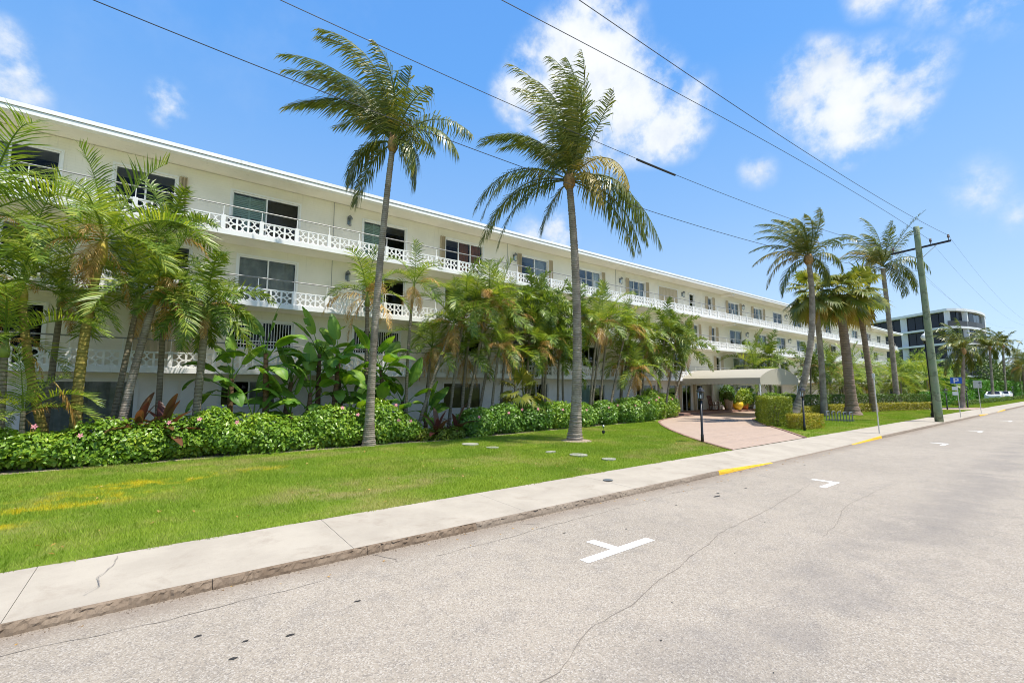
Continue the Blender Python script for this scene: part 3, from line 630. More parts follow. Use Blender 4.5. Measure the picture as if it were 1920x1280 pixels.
def window(lv, x0, x1, s, h, kind, sl, sr):
    z0 = FL[lv] + s; z1 = FL[lv] + h; y = YW
    if kind == 'closed':
        MB().add(*(lambda q: (q.v, q.f))(zigzag(x0, x1, z0, z1, y - .01, .05, .10))).build('storm_shutter', 'shutter_beige', bld)
    w = MB(); t = .055
    w.box(x0, x1, y + .03, y + .10, z1 - t, z1); w.box(x0, x1, y + .03, y + .10, z0, z0 + t)
    w.box(x0, x0 + t, y + .03, y + .10, z0 + t, z1 - t); w.box(x1 - t, x1, y + .03, y + .10, z0 + t, z1 - t)
    # surround trim, proud of the wall
    w.box(x0 - .07, x1 + .07, y - .035, y - .003, z1, z1 + .07); w.box(x0 - .07, x0, y - .032, y - .003, z0, z1); w.box(x1, x1 + .07, y - .032, y - .003, z0, z1)
    if s > .3: w.box(x0 - .09, x1 + .09, y - .06, y - .003, z0 - .06, z0)
    n = {'brown': 3, 'door3': 3, 'sash': 1, 'blind': 3}.get(kind, 2)
    if x1 - x0 < 1.3: n = 1
    mw = (x1 - x0 - 2 * t) / n
    for i in range(1, n): w.box(x0 + t + i * mw - .028, x0 + t + i * mw + .028, y + .035, y + .095, z0 + t, z1 - t)
    if kind == 'sash': w.box(x0 + t, x1 - t, y + .035, y + .095, (z0 + z1) / 2 - .03, (z0 + z1) / 2 + .03)
    win = w.build('window', 'frame_white', bld)
    if kind == 'closed': return
    for i in range(n):
        a = x0 + t + i * mw + (.028 if i else 0); b = x0 + t + (i + 1) * mw - (.028 if i < n - 1 else 0)
        MB().box(a, b, y + .06, y + .068, z0 + t, z1 - t).build('pane', 'glass', win)
        yy = y + .16
        def sheet(mat):
            m = MB(); nn = max(4, int((b - a) / .09)); V = []; F = []
            for k in range(nn + 1): V += [(a + (b - a) * k / nn, yy + .05 + .025 * math.sin(k * 1.9), z0 + .02), (a + (b - a) * k / nn, yy + .05 + .025 * math.sin(k * 1.9), z1 - .02)]
            for k in range(nn): F.append((2 * k, 2 * k + 2, 2 * k + 3, 2 * k + 1))
            m.add(V, F).build('curtain', mat, win)
        if kind in ('teal', 'teal2', 'teal3') and i == 0: louvres(a, b, z0 + .06, z1 - .06, yy).build('louvre_blind', 'louvre_teal', win)
        elif kind == 'teal2' and i == 1: MB().box(a, b, yy, yy + .01, z0, z1).build('insect_screen', 'screen_dark', win)
        elif kind == 'brown' and i > 0: sheet('curtain_brown')
        elif kind == 'blind' and i == 2: louvres(a, b, z0 + .06, z1 - .06, yy, .09).build('louvre_blind', 'louvre_white', win)
        elif kind == 'curtain': sheet('curtain_grey')
        elif kind == 'door3' and i != 1: sheet('curtain_grey')
        elif kind == 'olive': MB().box(a, b, yy, yy + .012, z0, z1).build('roller_shade', 'curtain_olive', win)
        elif kind == 'dark2' and i == 1 and (int(x0 * 10) % 3 == 0): sheet('curtain_grey')
    if kind == 'slats':
        bars = MB(); xx = x0
        while xx < x1: bars.box(xx, xx + .025, y - .03, y - .012, z0, z1); xx += .11
        bars.box(x0, x1, y - .036, y - .03, z0 + .3, z0 + .34).build('window_grille', 'frame_white', win)
    for flag, a, b in ((sl, x0 - .34, x0 - .08), (sr, x1 + .08, x1 + .34)):
        if flag: zigzag(a, b, z0 - .02, z1 + .06, y - .04, .10, .055).build('storm_shutter', 'shutter_beige', bld)
for lv, rows in OPEN.items():
    wl = MB(); z0, z1 = FL[lv] - (.03 if lv == 0 else 0) + .001, CE[lv] - .001; x = BX0
    for (a, b, s, h, k, l_, r_) in sorted(rows):
        wl.box(x, a, YW, YW + .18, z0, z1)
        if s > .01: wl.box(a, b, YW, YW + .18, z0, FL[lv] + s)
        wl.box(a, b, YW, YW + .18, FL[lv] + h, z1); x = b
        window(lv, a, b, s, h, k, l_, r_)
    wl.box(x, BX1, YW, YW + .18, z0, z1)
    wl.build('wall', 'wall_cream' if lv else 'wall_white', bld)
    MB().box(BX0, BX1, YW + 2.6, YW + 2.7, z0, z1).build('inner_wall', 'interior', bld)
MB().box(BX0 - .2, BX0 - .002, YW, 34, .1, 10.78).build('end_wall', 'wall_cream', bld)
MB().box(BX1 + .002, BX1 + .2, YW, 34, .1, 10.78).build('end_wall', 'wall_cream', bld)
# wall lanterns and downpipes
lan_body = MB().box(-.05, .05, -.02, 0, -.12, .10).bar((0, 0, .08), (0, -.11, .12), .02, .02).lathe([(.075, .0), (.085, .02), (.05, .07), (.012, .11)], 6, (0, -.12, .05)).lathe([(.03, -.03), (.06, 0)], 6, (0, -.12, -.16)).mesh('wall_lantern', 'iron_grey')
lan_glass = MB().lathe([(.062, -.16), (.072, .05)], 6, (0, -.12, 0)).mesh('lantern_glass', 'lamp_glass')
for lv, xs_ in ((3, (6.6, 16.5, 26.4, 34.5, 44.9, 54.8, 65)), (2, (6.6, 16.5, 26.4, 35.0, 45.5, 55.4)), (1, (16.5, 26.4, 46.6)), (0, (-4.6, 6.4, 30.9, 43.2))):
    for x in xs_:
        o = link('wall_lantern', lan_body, bld, (x, YW - .002, FL[lv] + 1.85), scale=1.5); g_ = link('lantern_glass', lan_glass, o, (x, YW - .002, FL[lv] + 1.85))
        g_.location = (0, 0, 0)
for lv in (1, 2, 3):
    for x in (5.9, 16.0, 25.9):
        MB().tube([(x, YW - .04, FL[lv] + .01), (x, YW - .04, CE[lv] - .01)], .012, 6).build('downpipe', 'pipe_grey', bld)
for x in (.1, .6): MB().box(x, x + .42, YW - .04, YW - .004, .2, 2.45).build('louvre_door', 'frame_white', bld)

# ------------------------------------------------------------------ entrance canopy and its surroundings
cx0, cx1, cy0, cy1 = 32.0, 38.2, 14.2, 20.6
can = thing('entrance_canopy', (35.1, 17.5, .13), 'beige barrel vaulted awning with scalloped valance over the entrance drive', 'awning')
n = 16; V = []; F = []
def arch(t): return (cx0 + (cx1 - cx0) * t, 2.86 + .70 * math.sin(math.pi * t) ** .8)
for iy, yy in enumerate((cy0, (cy0 + cy1) / 2, cy1)):
    for k in range(n + 1): a = arch(k / n); V.append((a[0], yy, a[1]))
for iy in range(2):
    for k in range(n): a = iy * (n + 1) + k; F.append((a, a + 1, a + n + 2, a + n + 1))
MB().add(V, F).build('vault', 'awning', can)
V = [(arch(k / n)[0], cy0, arch(k / n)[1]) for k in range(n + 1)] + [(arch(k / n)[0], cy0, 2.60) for k in range(n + 1)]
MB().add(V, [(k, k + n + 1, k + n + 2, k + 1) for k in range(n)]).build('front_panel', 'awning', can)
def valance(a, b, ztop, zbot, step=.28):
    L = math.dist(a, b); m = int(L / step) * 6; V = []; F = []
    for k in range(m + 1):
        t = k / m; zz = zbot + .07 * (1 - abs(math.sin(math.pi * k / 6)))
        V += [(a[0] + (b[0] - a[0]) * t, a[1] + (b[1] - a[1]) * t, ztop), (a[0] + (b[0] - a[0]) * t, a[1] + (b[1] - a[1]) * t, zz)]
        if k: e = 2 * k; F.append((e - 2, e - 1, e + 1, e))
    return MB().add(V, F)
valance((cx0, cy0 - .01), (cx1, cy0 - .01), 2.62, 2.36).build('valance', 'awning', can)
valance((cx0 - .01, cy0), (cx0 - .01, cy1), 2.87, 2.40).build('valance', 'awning', can)
valance((cx1 + .01, cy0), (cx1 + .01, cy1), 2.87, 2.40).build('valance', 'awning', can)
for x in (cx0 + .05, cx1 - .05):
    for y in (cy0 + .06,):
        MB().tube([(x, y, .14), (x, y, 2.85)], .045, 10).lathe([(.09, 0), (.09, .03)], 10, (x, y, .14)).build('post', 'frame_white', can)
fr = MB()
for y in (cy0 + .05, cy0 + 3.2, cy1 - .1): fr.tube([(arch(k / n)[0], y, arch(k / n)[1] - .03) for k in range(n + 1)], .02, 6)
for x in (cx0 + .03, cx1 - .03): fr.tube([(x, cy0, 2.8), (x, cy1, 2.8)], .02, 6)
fr.build('frame', 'frame_white', can)
struct(MB().box(28.9, 43.0, 19.1, 21.28, .10, .30).build('entrance_step', 'red_tile'))
pt = MB().box(37.6, 40.6, 20.62, 20.75, .302, 2.5)
pt = tag(pt.build('entrance_screen_wall', 'white_paint'), 'plain white screen wall beside the entrance under the awning', 'wall')
MB().box(38.55, 38.85, 20.57, 20.618, 1.45, 1.85).build('intercom_box', 'iron_black', pt)
for x in (30.75, 33.55, 35.75): MB().box(x - .13, x + .13, YW - .16, YW - .004, .302, 2.6).build('pilaster', 'shutter_beige', bld)
# rocking chair
rc = thing('rocking_chair', (36.3, 19.9, .30), 'dark wooden rocking chair standing on the entrance step', 'chair')
def rcp(name, m): m.build(name, 'wood_dark', rc)
bx, by, bz = 36.3, 19.9, .30
rcp('seat', MB().box(bx - .28, bx + .28, by - .26, by + .26, bz + .42, bz + .46))
bk = MB().bar((bx - .26, by + .24, bz + .44), (bx - .26, by + .42, bz + 1.18), .05, .05).bar((bx + .26, by + .24, bz + .44), (bx + .26, by + .42, bz + 1.18), .05, .05).bar((bx - .3, by + .42, bz + 1.16), (bx + .3, by + .42, bz + 1.16), .04, .12)
for k in range(5): bk.bar((bx - .18 + .09 * k, by + .25, bz + .48), (bx - .18 + .09 * k, by + .41, bz + 1.12), .045, .02)
rcp('backrest', bk)
for s in (-1, 1):
    rcp('arm', MB().bar((bx + s * .31, by - .28, bz + .68), (bx + s * .31, by + .32, bz + .66), .08, .03))
    rcp('rocker', MB().tube([(bx + s * .28, by - .5 + t * .1, bz + .03 + .12 * ((t - 5) / 5) ** 2) for t in range(11)], .022, 6))
    for yy in (-.24, .24): rcp('leg', MB().bar((bx + s * .28, by + yy, bz + .05), (bx + s * .28, by + yy, bz + (.68 if yy < 0 else .46)), .045, .045))
# lamp posts at the drive mouths
def lamp_post(x, y, label, h=2.1, group=None):
    t = thing('lamp_post', (x, y, .13), label, 'lamp post', group)
    MB().lathe([(.06, 0), (.055, .3), (.045, .32), (.042, h - .52)], 10, (x, y, .12)).build('pole', 'iron_black', t, True)
    z = .12 + h - .52
    MB().lathe([(.045, 0), (.10, .04), (.11, .07)], 8, (x, y, z)).build('lantern_base', 'iron_black', t)
    l = MB().lathe([(.13, 0), (.16, .02), (.09, .12), (.03, .16), (.015, .23)], 8, (x, y, z + .33)).build('lantern_cap', 'iron_black', t)
    gl = MB().lathe([(.085, .0), (.115, .26)], 6, (x, y, z + .07)).build('lantern_glass', 'lamp_glass', t)
    bar = MB()
    for k in range(6):
        a = k * math.pi / 3; bar.bar((x + .09 * math.cos(a), y + .09 * math.sin(a), z + .07), (x + .122 * math.cos(a), y + .122 * math.sin(a), z + .33), .014, .014)
    bar.build('lantern_frame', 'iron_black', t)
    MB().lathe([(.025, 0), (.03, .08), (.02, .14)], 8, (x, y, z + .08)).build('bulb', 'globe', t)
lamp_post(16.4, 9.5, 'black lantern post on the lawn tip before the brick drive mouth')
lamp_post(24.75, 9.05, 'black lantern post standing among the low clipped hedge')
lamp_post(58.1, 9.2, 'black lantern post at the far drive mouth beside the yellow edged hedge', 2.0)
lamp_post(64.6, 8.7, 'black lantern post beside the leaning palm at the far drive mouth', 2.2)
lamp_post(110, 9.4, 'distant black lantern post before the parked white cars', 2.3)
sp = thing('spike_light', (15.5, 13.6, .13), 'small green garden spike light in the lawn', 'garden light')
MB().tube([(15.5, 13.6, .1), (15.5, 13.6, .45)], .02, 6).build('stake', 'shaft_green', sp)
MB().lathe([(.05, 0), (.07, .05), (.06, .12)], 8, (15.5, 13.6, .2)).build('housing', 'iron_black', sp)
MB().lathe([(.03, 0), (.06, .08), (.02, .12)], 8, (15.5, 13.6, .44)).build('head', 'iron_grey', sp)

# ------------------------------------------------------------------ street furniture
PXX, PYY = 37.9, 6.42
up = thing('utility_pole', (PXX, PYY, .13), 'weathered green wooden utility pole with crossarm on the pavement', 'utility pole')
top = Vector((36.5, 6.42, 12.1)); bot = Vector((PXX, PYY, .05))
MB().tube([bot.lerp(top, t) for t in np.linspace(0, 1, 14)], [.21 - .065 * t for t in np.linspace(0, 1, 14)], 14).build('pole', 'pole_green', up, True)
ca = bot.lerp(top, .885)
MB().bar((ca.x, 4.95, ca.z + .15), (ca.x, 7.75, ca.z - .03), .09, .11).build('crossarm', 'wire', up)
MB().bar((ca.x, 6.4, ca.z - .7), (ca.x, 5.6, ca.z + .05), .03, .03).bar((ca.x, 6.4, ca.z - .7), (ca.x, 7.2, ca.z - .05), .03, .03).build('brace', 'galv', up)
for y, dz in ((5.05, .15), (5.85, .1), (7.65, -.03)):
    MB().lathe([(.02, 0), (.02, .14), (.06, .16), (.07, .24), (.04, .28), (.06, .32), (.03, .36)], 8, (ca.x, y, ca.z + dz + .05)).build('insulator', 'insulator', up)
def wire(pts, r, label, mat='wire'):
    """parabola through three points, carried on past the pole"""
    P = np.array(pts, float); X = P[:, 0]; cy = np.polyfit(X, P[:, 1], 1); cz = np.polyfit(X, P[:, 2], 2)
    xs_ = np.linspace(-28, X[-1], 60); ys = np.polyval(cy, xs_) + (P[-1, 1] - np.polyval(cy, X[-1])); zs = np.polyval(cz, xs_)
    path = [(a, b, c) for a, b, c in zip(xs_, ys, zs)]
    far = Vector((100, P[-1, 1], P[-1, 2])); st = Vector(path[-1])
    path += [tuple(st.lerp(far, t) + Vector((0, 0, -1.6 * 4 * t * (1 - t)))) for t in np.linspace(.03, 1, 24)]
    o = MB().tube(path, [r * .7] * 60 + [r * .32] * 24, 5).build('overhead_wire', mat); tag(o, label, 'wire'); return cy, cz
pz = ca.z
wire([(-1.28, 9.8, 8.63), (19.4, 8.0, 7.98), (37.0, 6.5, 9.4)], .013, 'lowest overhead cable fixed to the side of the pole')
w2 = wire([(1.3, 8.8, 9.36), (21.6, 8.2, 9.75), (ca.x, 7.65, pz + .3)], .012, 'overhead wire with a thick black sleeve fixed to the crossarm')
wire([(4.6, 6.6, 9.55), (29.7, 6.45, 11.0), (ca.x, 5.9, pz + .45)], .012, 'overhead wire on the insulator beside the pole')
wire([(5.7, 5.4, 9.35), (31.7, 5.1, 10.75), (ca.x, 5.05, pz + .5)], .012, 'overhead wire on the end insulator over the road')
sl = []
for x in np.linspace(11.5, 13.5, 7): sl.append((x, np.polyval(w2[0], x), np.polyval(w2[1], x)))
tag(MB().tube(sl, .035, 8).build('cable_sleeve', 'splice_black'), 'thick black insulating sleeve on an overhead wire', 'cable sleeve')
LX, LY = 43.0, 7.45
sl_ = thing('street_lamp', (LX, LY, .13), 'tall black street lamp with white acorn globe behind the utility pole', 'street lamp')
tl = Vector((42.1, 7.45, 5.25)); bl = Vector((LX, LY, .1))
MB().tube([bl.lerp(tl, t) for t in (0, .05, .07, .16, .19, .2, .6, 1)], [.26, .26, .20, .17, .19, .12, .10, .085], 12).build('column', 'iron_black', sl_, True)
MB().lathe([(.09, 0), (.17, .06), (.12, .10), (.17, .16)], 10, tuple(tl)).build('fitter', 'iron_black', sl_)
MB().lathe([(.13, .16), (.24, .32), (.26, .46), (.18, .62), (.07, .70), (.05, .76), (.02, .84)], 12, tuple(tl)).build('globe', 'globe', sl_, True)
def sign_post(x, y, h, name, label, lean=.25):
    t = thing(name, (x, y, .13), label, 'sign'); a = Vector((x, y, .12)); b = Vector((x - lean, y, .13 + h))
    MB().bar(a, b, .06, .035, (0, 1, 0)).build('post', 'galv', t); return t, a, b
t, a, b = sign_post(44.5, 6.4, 2.75, 'parking_sign', 'blue parking sign with white letter P on a leaning metal post', .38)
pl = MB().box(b.x - .04, b.x - .02, b.y - .30, b.y + .30, b.z - .42, b.z + .02).build('sign_plate', 'sign_blue', t)
yb = b.y + .06; xb = b.x - .046; zb = b.z - .37
MB().box(xb, xb + .004, yb, yb + .065, zb, zb + .34).box(xb, xb + .004, yb - .13, yb - .002, zb + .28, zb + .34).box(xb, xb + .004, yb - .13, yb - .002, zb + .12, zb + .18).box(xb, xb + .004, yb - .19, yb - .132, zb + .13, zb + .33).build('letter', 'sign_white', pl)
for z_ in (b.z - .75, b.z - 1.1): MB().box(b.x + .0, b.x + .02, b.y - .05, b.y + .25, z_ - .12, z_ + .12).build('small_plate', 'sign_white', t)
t, a, b = sign_post(53.1, 6.4, 2.6, 'street_sign', 'plain pale rectangular sign on a leaning metal post', .4)
pl = MB().box(b.x - .04, b.x - .02, b.y - .24, b.y + .26, b.z - .58, b.z + .03).build('sign_plate', 'galv', t)
MB().box(b.x - .045, b.x - .041, b.y - .16, b.y - .12, b.z - .5, b.z - .08).box(b.x - .045, b.x - .041, b.y - .23, b.y - .05, b.z - .2, b.z - .13).build('sign_mark', 'iron_grey', pl)
t, a, b = sign_post(26.15, 6.5, 2.7, 'bare_post', 'bare galvanised metal post without a sign on the pavement', .22)
t['category'] = 'post'
MB().box(b.x - .035, b.x + .035, b.y - .05, b.y + .05, b.z - .2, b.z + .01).build('cap', 'galv', t)
# cycle rack on the lawn
bk = thing('cycle_rack', (33.0, 10.1, .13), 'low grey metal cycle rack on the lawn beside the palms', 'cycle rack')
for k in range(5):
    y = 9.5 + k * .30; h = .62
    MB().tube([(33.2, y, .1), (33.2, y, .1 + h - .1), (33.15, y, .1 + h), (32.75, y, .1 + h), (32.7, y, .1 + h - .1), (32.7, y, .1)], .03, 8).build('hoop', 'iron_grey', bk)
for x in (32.71, 33.19): MB().bar((x, 9.4, .22), (x, 10.8, .22), .04, .04).build('rail', 'iron_grey', bk)

# ------------------------------------------------------------------ curved dark glass building beyond
tw = thing('curved_apartment_tower', (118, 22, 0), 'white banded building with curved corner and dark glass beyond the palms', 'building')
O = [(121.5, 32.0), (110, 16.3), (111.2, 15.2), (113.5, 14.3), (117, 13.5), (121, 13.15), (125, 13.2), (129, 13.6), (132.8, 14.5), (136, 17), (139, 26), (137, 34)]
cxm = sum(p[0] for p in O) / len(O); cym = sum(p[1] for p in O) / len(O)
I = [(cxm + (x - cxm) * .90, cym + (y - cym) * .90) for x, y in O]
Om = [(cxm + (x - cxm) * .98, cym + (y - cym) * .98) for x, y in O]
zz = [4.3, 7.25, 10.1, 13.0, 16.2]
for k, z in enumerate(zz):
    MB().prism(O, z - (.35 if k < 4 else .45), z).build('roof' if k == 4 else 'floor_band', 'tower_white', tw)
MB().prism([(cxm + (x - cxm) * .86, cym + (y - cym) * .86) for x, y in O], -.02, 15.7).build('core', 'interior', tw)
for k in range(4):
    z0, z1 = zz[k] + .002, zz[k + 1] - (.352 if k < 3 else .452)
    for s in range(len(I) - 2):
        a = Vector(I[s]); b = Vector(I[s + 1]); L = (b - a).length; m = max(1, round(L / 1.55))
        for j in range(m):
            p = a.lerp(b, j / m); q = a.lerp(b, (j + 1) / m)
            if s == 0 and j in (5, 11): MB().bar((*p.lerp(q, .5), (z0 + z1) / 2 - (z1 - z0) / 2), (*p.lerp(q, .5), z1), 1.0, 1.1, (1, 0, 0)).build('pier', 'tower_white', tw); continue
            d = (q - p).normalized() * .06
            MB().bar((*(p + d), (z0 + z1) / 2), (*(q - d), (z0 + z1) / 2), .04, z1 - z0).build('window', 'tower_glass', tw)
    for s in range(len(I) - 2):
        if s > 0: MB().bar((*Om[s], z0 + .5), (*Om[s + 1], z0 + .5), .04, .95).build('balcony_rail', 'tower_rail', tw)
    for idx in (1, 3, 6): MB().bar((*(Vector(I[idx]).lerp(Vector(O[idx]), .2)), z0), (*(Vector(I[idx]).lerp(Vector(O[idx]), .2)), z1), .7, .9, (1, 0, 0)).build('pier', 'tower_white', tw)

# ------------------------------------------------------------------ plants: builders
RT = np.array([.793, -.609, 0.]); FW = np.array([.609, .793, 0.]); UP = np.array([0., 0., 1.])
WIND = -RT
def frond(L, d0, grav, wind, n, ll, w, lift, hang, seed, t0=.14, rw=.028, bushy=0.0, wl=.5, fold=0.0, steps=22, taper=.55, lw=0.0, miss=0.0):
    """one feather leaf: arched midrib and two rows of narrow leaflets; returns V, F (triangles)"""
    rd = np.random.default_rng(seed + 500); p = np.zeros(3); d = d0 / np.linalg.norm(d0); P = [p]; D = [d]; ds = L / steps
    for i in range(steps):
        t = i / steps
        d = d + (-UP * grav * (.30 + 1.5 * t) + wind * (.2 + t)) * (1.45 / steps); d = d / np.linalg.norm(d); p = p + d * ds; P.append(p); D.append(d)
    P = np.array(P); D = np.array(D)
    side0 = np.cross(D[0], UP)
    if np.linalg.norm(side0) < .2: side0 = np.cross(D[-1], UP)
    if np.linalg.norm(side0) < .1: side0 = np.array([1., 0, 0])
    Sd = norm(np.where(np.linalg.norm(np.cross(D, UP), axis=1, keepdims=True) > .15, np.cross(D, UP), side0[None, :]))
    for i in range(1, len(Sd)):
        if Sd[i] @ Sd[i - 1] < 0: Sd[i] = -Sd[i]
    Nn = norm(np.cross(Sd, D)); 
    tt = t0 + (1 - t0) * (np.arange(n) + .5) / n + rd.uniform(-.3, .3, n) * (1 - t0) / n; tt = np.clip(tt, 0, .999)
    x = tt * steps; k = np.minimum(x.astype(int), steps - 1); f = (x - k)[:, None]
    lerp = lambda A: A[k] * (1 - f) + A[k + 1] * f
    p, d, s, nn = lerp(P), norm(lerp(D)), norm(lerp(Sd)), norm(lerp(Nn))
    prof = np.clip(np.sin(np.pi * (.16 + .80 * tt)) ** taper, .18, 1)
    VV = []; FF = []; off = 0
    for sg in (-1, 1):
        ang = np.radians(16 + 46 * tt ** 1.3 + rd.uniform(-8, 8, n))[:, None]
        lf = lift + rd.uniform(-.12, .12, n) + bushy * rd.uniform(-1, 1, n)
        dr = norm(s * sg * np.cos(ang) + d * np.sin(ang) + nn * lf[:, None] - UP * hang * .22 + WIND * lw * .55)
        le = (ll * prof * rd.uniform(.65, 1.12, n) * np.where(rd.random(n) < miss, .05, 1))[:, None]
        mid = p + dr * le * .5
        d2 = norm(dr + np.array([0, 0, -1]) * hang * rd.uniform(.6, 1.3, (n, 1)) + WIND * lw * rd.uniform(.5, 1.3, (n, 1)))
        tip = mid + d2 * le * .5
        wv = norm(d - dr * np.sum(d * dr, 1, keepdims=True)); ww = w * (.7 + .3 * prof[:, None])
        V = np.stack([p - wv * ww * .35, p + wv * ww * .35, mid - wv * ww * .5, mid + wv * ww * .5, tip], 1).reshape(-1, 3)
        b = off + 5 * np.arange(n)[:, None]
        FF.append(np.concatenate([b + np.array([[0, 1, 3]]), b + np.array([[0, 3, 2]]), b + np.array([[2, 3, 4]])], 0)); VV.append(V); off += 5 * n
    # midrib
    rr = rw * (1 - .85 * np.linspace(0, 1, steps + 1))[:, None]
    V = np.stack([P + Sd * rr, P - Sd * rr, P - Nn * rr * 1.2], 1).reshape(-1, 3); b = off + 3 * np.arange(steps)[:, None]
    for a, c in ((0, 1), (1, 2), (2, 0)): FF.append(np.concatenate([b + np.array([[a, c, c + 3]]), b + np.array([[a, c + 3, a + 3]])], 0))
    VV.append(V)
    return np.concatenate(VV), np.concatenate(FF)
def fan(Lp, d0, r, n, seed, droop=.5, spread=290):
    """one fan leaf on a stalk"""
    rd = np.random.default_rng(seed + 500); d = d0 / np.linalg.norm(d0); p = np.zeros(3); P = [p]; D = [d]
    for i in range(8): d = norm(d - UP * droop * .07); p = p + d * Lp / 8; P.append(p); D.append(d)
    P = np.array(P); s = norm(np.cross(d, UP)); nn = norm(np.cross(s, d)); bl = norm(d - UP * .35 + nn * .0); s = norm(np.cross(bl, UP)); nn = np.cross(s, bl)
    a = np.radians(np.linspace(-spread / 2, spread / 2, n) + rd.uniform(-2, 2, n))[:, None]
    dr = norm(bl * np.cos(a) + s * np.sin(a) + nn * .18); le = r * (1 - .25 * np.abs(a) / math.pi * 1.6) * rd.uniform(.88, 1.06, (n, 1))
    sd = norm(np.cross(dr, nn)); w = 2 * r * math.radians(spread / n) * .30
    mid = p + dr * le * .62; tip = mid + norm(dr - UP * droop * rd.uniform(.3, 1.9, (n, 1))) * le * .45; pb = np.repeat(p[None], n, 0)
    V = np.stack([pb - sd * .01, pb + sd * .01, mid - sd * w * .5, mid + sd * w * .5, tip], 1).reshape(-1, 3); b = 5 * np.arange(n)[:, None]
    F = [np.concatenate([b + np.array([[0, 1, 3]]), b + np.array([[0, 3, 2]]), b + np.array([[2, 3, 4]])], 0)]
    st = norm(np.cross(np.array(D), UP)); rr = .022; V2 = np.stack([P + st * rr, P - st * rr, P - UP * rr], 1).reshape(-1, 3); b = 5 * n + 3 * np.arange(8)[:, None]
    for q, c in ((0, 1), (1, 2), (2, 0)): F.append(np.concatenate([b + np.array([[q, c, c + 3]]), b + np.array([[q, c + 3, q + 3]])], 0))
    return np.concatenate([V, V2]), np.concatenate(F)
def elv(e): return np.array([math.cos(R(e)), 0, math.sin(R(e))])
FR = {}
def kind_set(key, mat, elevs, fn):
    FR[key] = [[npmesh('frond', *fn(e, s), mat) for s in (11, 23, 37)] for e in elevs]
Z3 = np.zeros(3)
EL = (82, 62, 42, 22, 2, -22)
kind_set('areca', 'areca_leaf', EL, lambda e, s: frond(2.3, elv(e), 1.15, Z3, 38, .68, .030, .42, .30, s + e, bushy=.08, rw=.024, taper=.45))
kind_set('slim', 'areca_leaf', EL, lambda e, s: frond(1.8, elv(e), 1.15, Z3, 34, .56, .030, .32, .40, s + e, bushy=.12, rw=.02, taper=.45))
kind_set('foxtail', 'foxtail_leaf', EL, lambda e, s: frond(1.7, elv(e), 1.1, Z3, 62, .44, .036, .1, .35, s + e, bushy=.8, rw=.02))
kind_set('dead', 'dead_leaf', (42, 18, -12, -48), lambda e, s: frond(1.45, elv(e), 1.5, Z3, 30, .42, .022, -.05, .9, s + 7, bushy=.3, rw=.016))
kind_set('coco', 'coconut_leaf', EL, lambda e, s: frond(3.3, elv(e), 1.25, Z3, 54, .75, .05, .1, .75, s + e, rw=.035))
kind_set('fan', 'fan_leaf', EL, lambda e, s: fan(1.15, elv(e), 1.0, 36, s + e, .9))
kind_set('fanold', 'fan_old', (0, -30, -55, -70), lambda e, s: fan(.9, elv(e), .85, 28, s + 5, 1.5))
def curve3(base, crown, bow, n=18, ease=1.0):
    b = np.array(base, float); c = np.array(crown, float); m = (b + c) / 2 + np.array([*bow, 0]); t = np.linspace(0, 1, n)[:, None]
    return (1 - t) ** 2 * b + 2 * t * (1 - t) * m + t ** 2 * c
def trunk(t, path, r0, r1, mat, flare=1.4, rings=0, n=10, name='trunk'):
    m = len(path); f = np.linspace(0, 1, m)
    if rings:
        k = rings * 3; tt = np.linspace(0, 1, k + 1); path = np.stack([np.interp(tt, f, path[:, i]) for i in range(3)], 1); f = tt
        rad = (r0 + (r1 - r0) * f) * (1 + (flare - 1) * np.exp(-f * 16)) * (1 + .07 * ((np.arange(k + 1) % 3) / 2 - .5) + .03 * np.sin(np.arange(k + 1) * 1.7))
    else: rad = (r0 + (r1 - r0) * f) * (1 + (flare - 1) * np.exp(-f * 16))
    return MB().tube([tuple(p) for p in path], list(rad), n).build(name, mat, t, True)
def palm(name, label, group, base, crown, r0, r1, tmat, key, n, sc=1.0, bow=(0, 0), shaft=None, dead=0, deadsc=1.0, top=82, low=-15, cat='palm tree', seed=None, rings=0, flare=1.4, deadkey='dead'):
    seed = seed if seed is not None else int(abs(base[0] * 131 + base[1] * 17)) ; rd = random.Random(seed)
    t = thing(name, (base[0], base[1], .13), label, cat, group)
    path = curve3((base[0], base[1], .08), crown, bow); trunk(t, path, r0, r1, tmat, flare, rings)
    c = np.array(crown, float)
    if shaft:
        mat, ln, rr = shaft; dv = norm(path[-1] - path[-3]); MB().tube([tuple(c - dv * .05), tuple(c + dv * ln * .25), tuple(c + dv * ln * .7), tuple(c + dv * ln)], [rr, rr * 1.15, rr * .8, rr * .45], 10).build('crown_shaft', mat, t, True); c = c + dv * ln * .9
    lv = FR[key]; az = rd.uniform(0, 6.28)
    for i in range(n):
        e = top + (low - top) * (i / max(1, n - 1)) ** .85 + rd.uniform(-8, 8)
        row = min(range(len(lv)), key=lambda q: abs(EL[q] - e)); az += 2.4 + rd.uniform(-.3, .3)
        o = link('frond', rd.choice(lv[row]), t, tuple(c), rot=(rd.uniform(-.12, .12), R(EL[row] - e), az), scale=sc * rd.uniform(.82, 1.12))
    dl = FR[deadkey]
    for i in range(dead):
        q = rd.randrange(len(dl)); o = link('dead_frond', rd.choice(dl[q]), t, tuple(c - np.array([0, 0, .12])), rot=(0, 0, rd.uniform(0, 6.28)), scale=deadsc * rd.uniform(.7, 1.1))
    return t
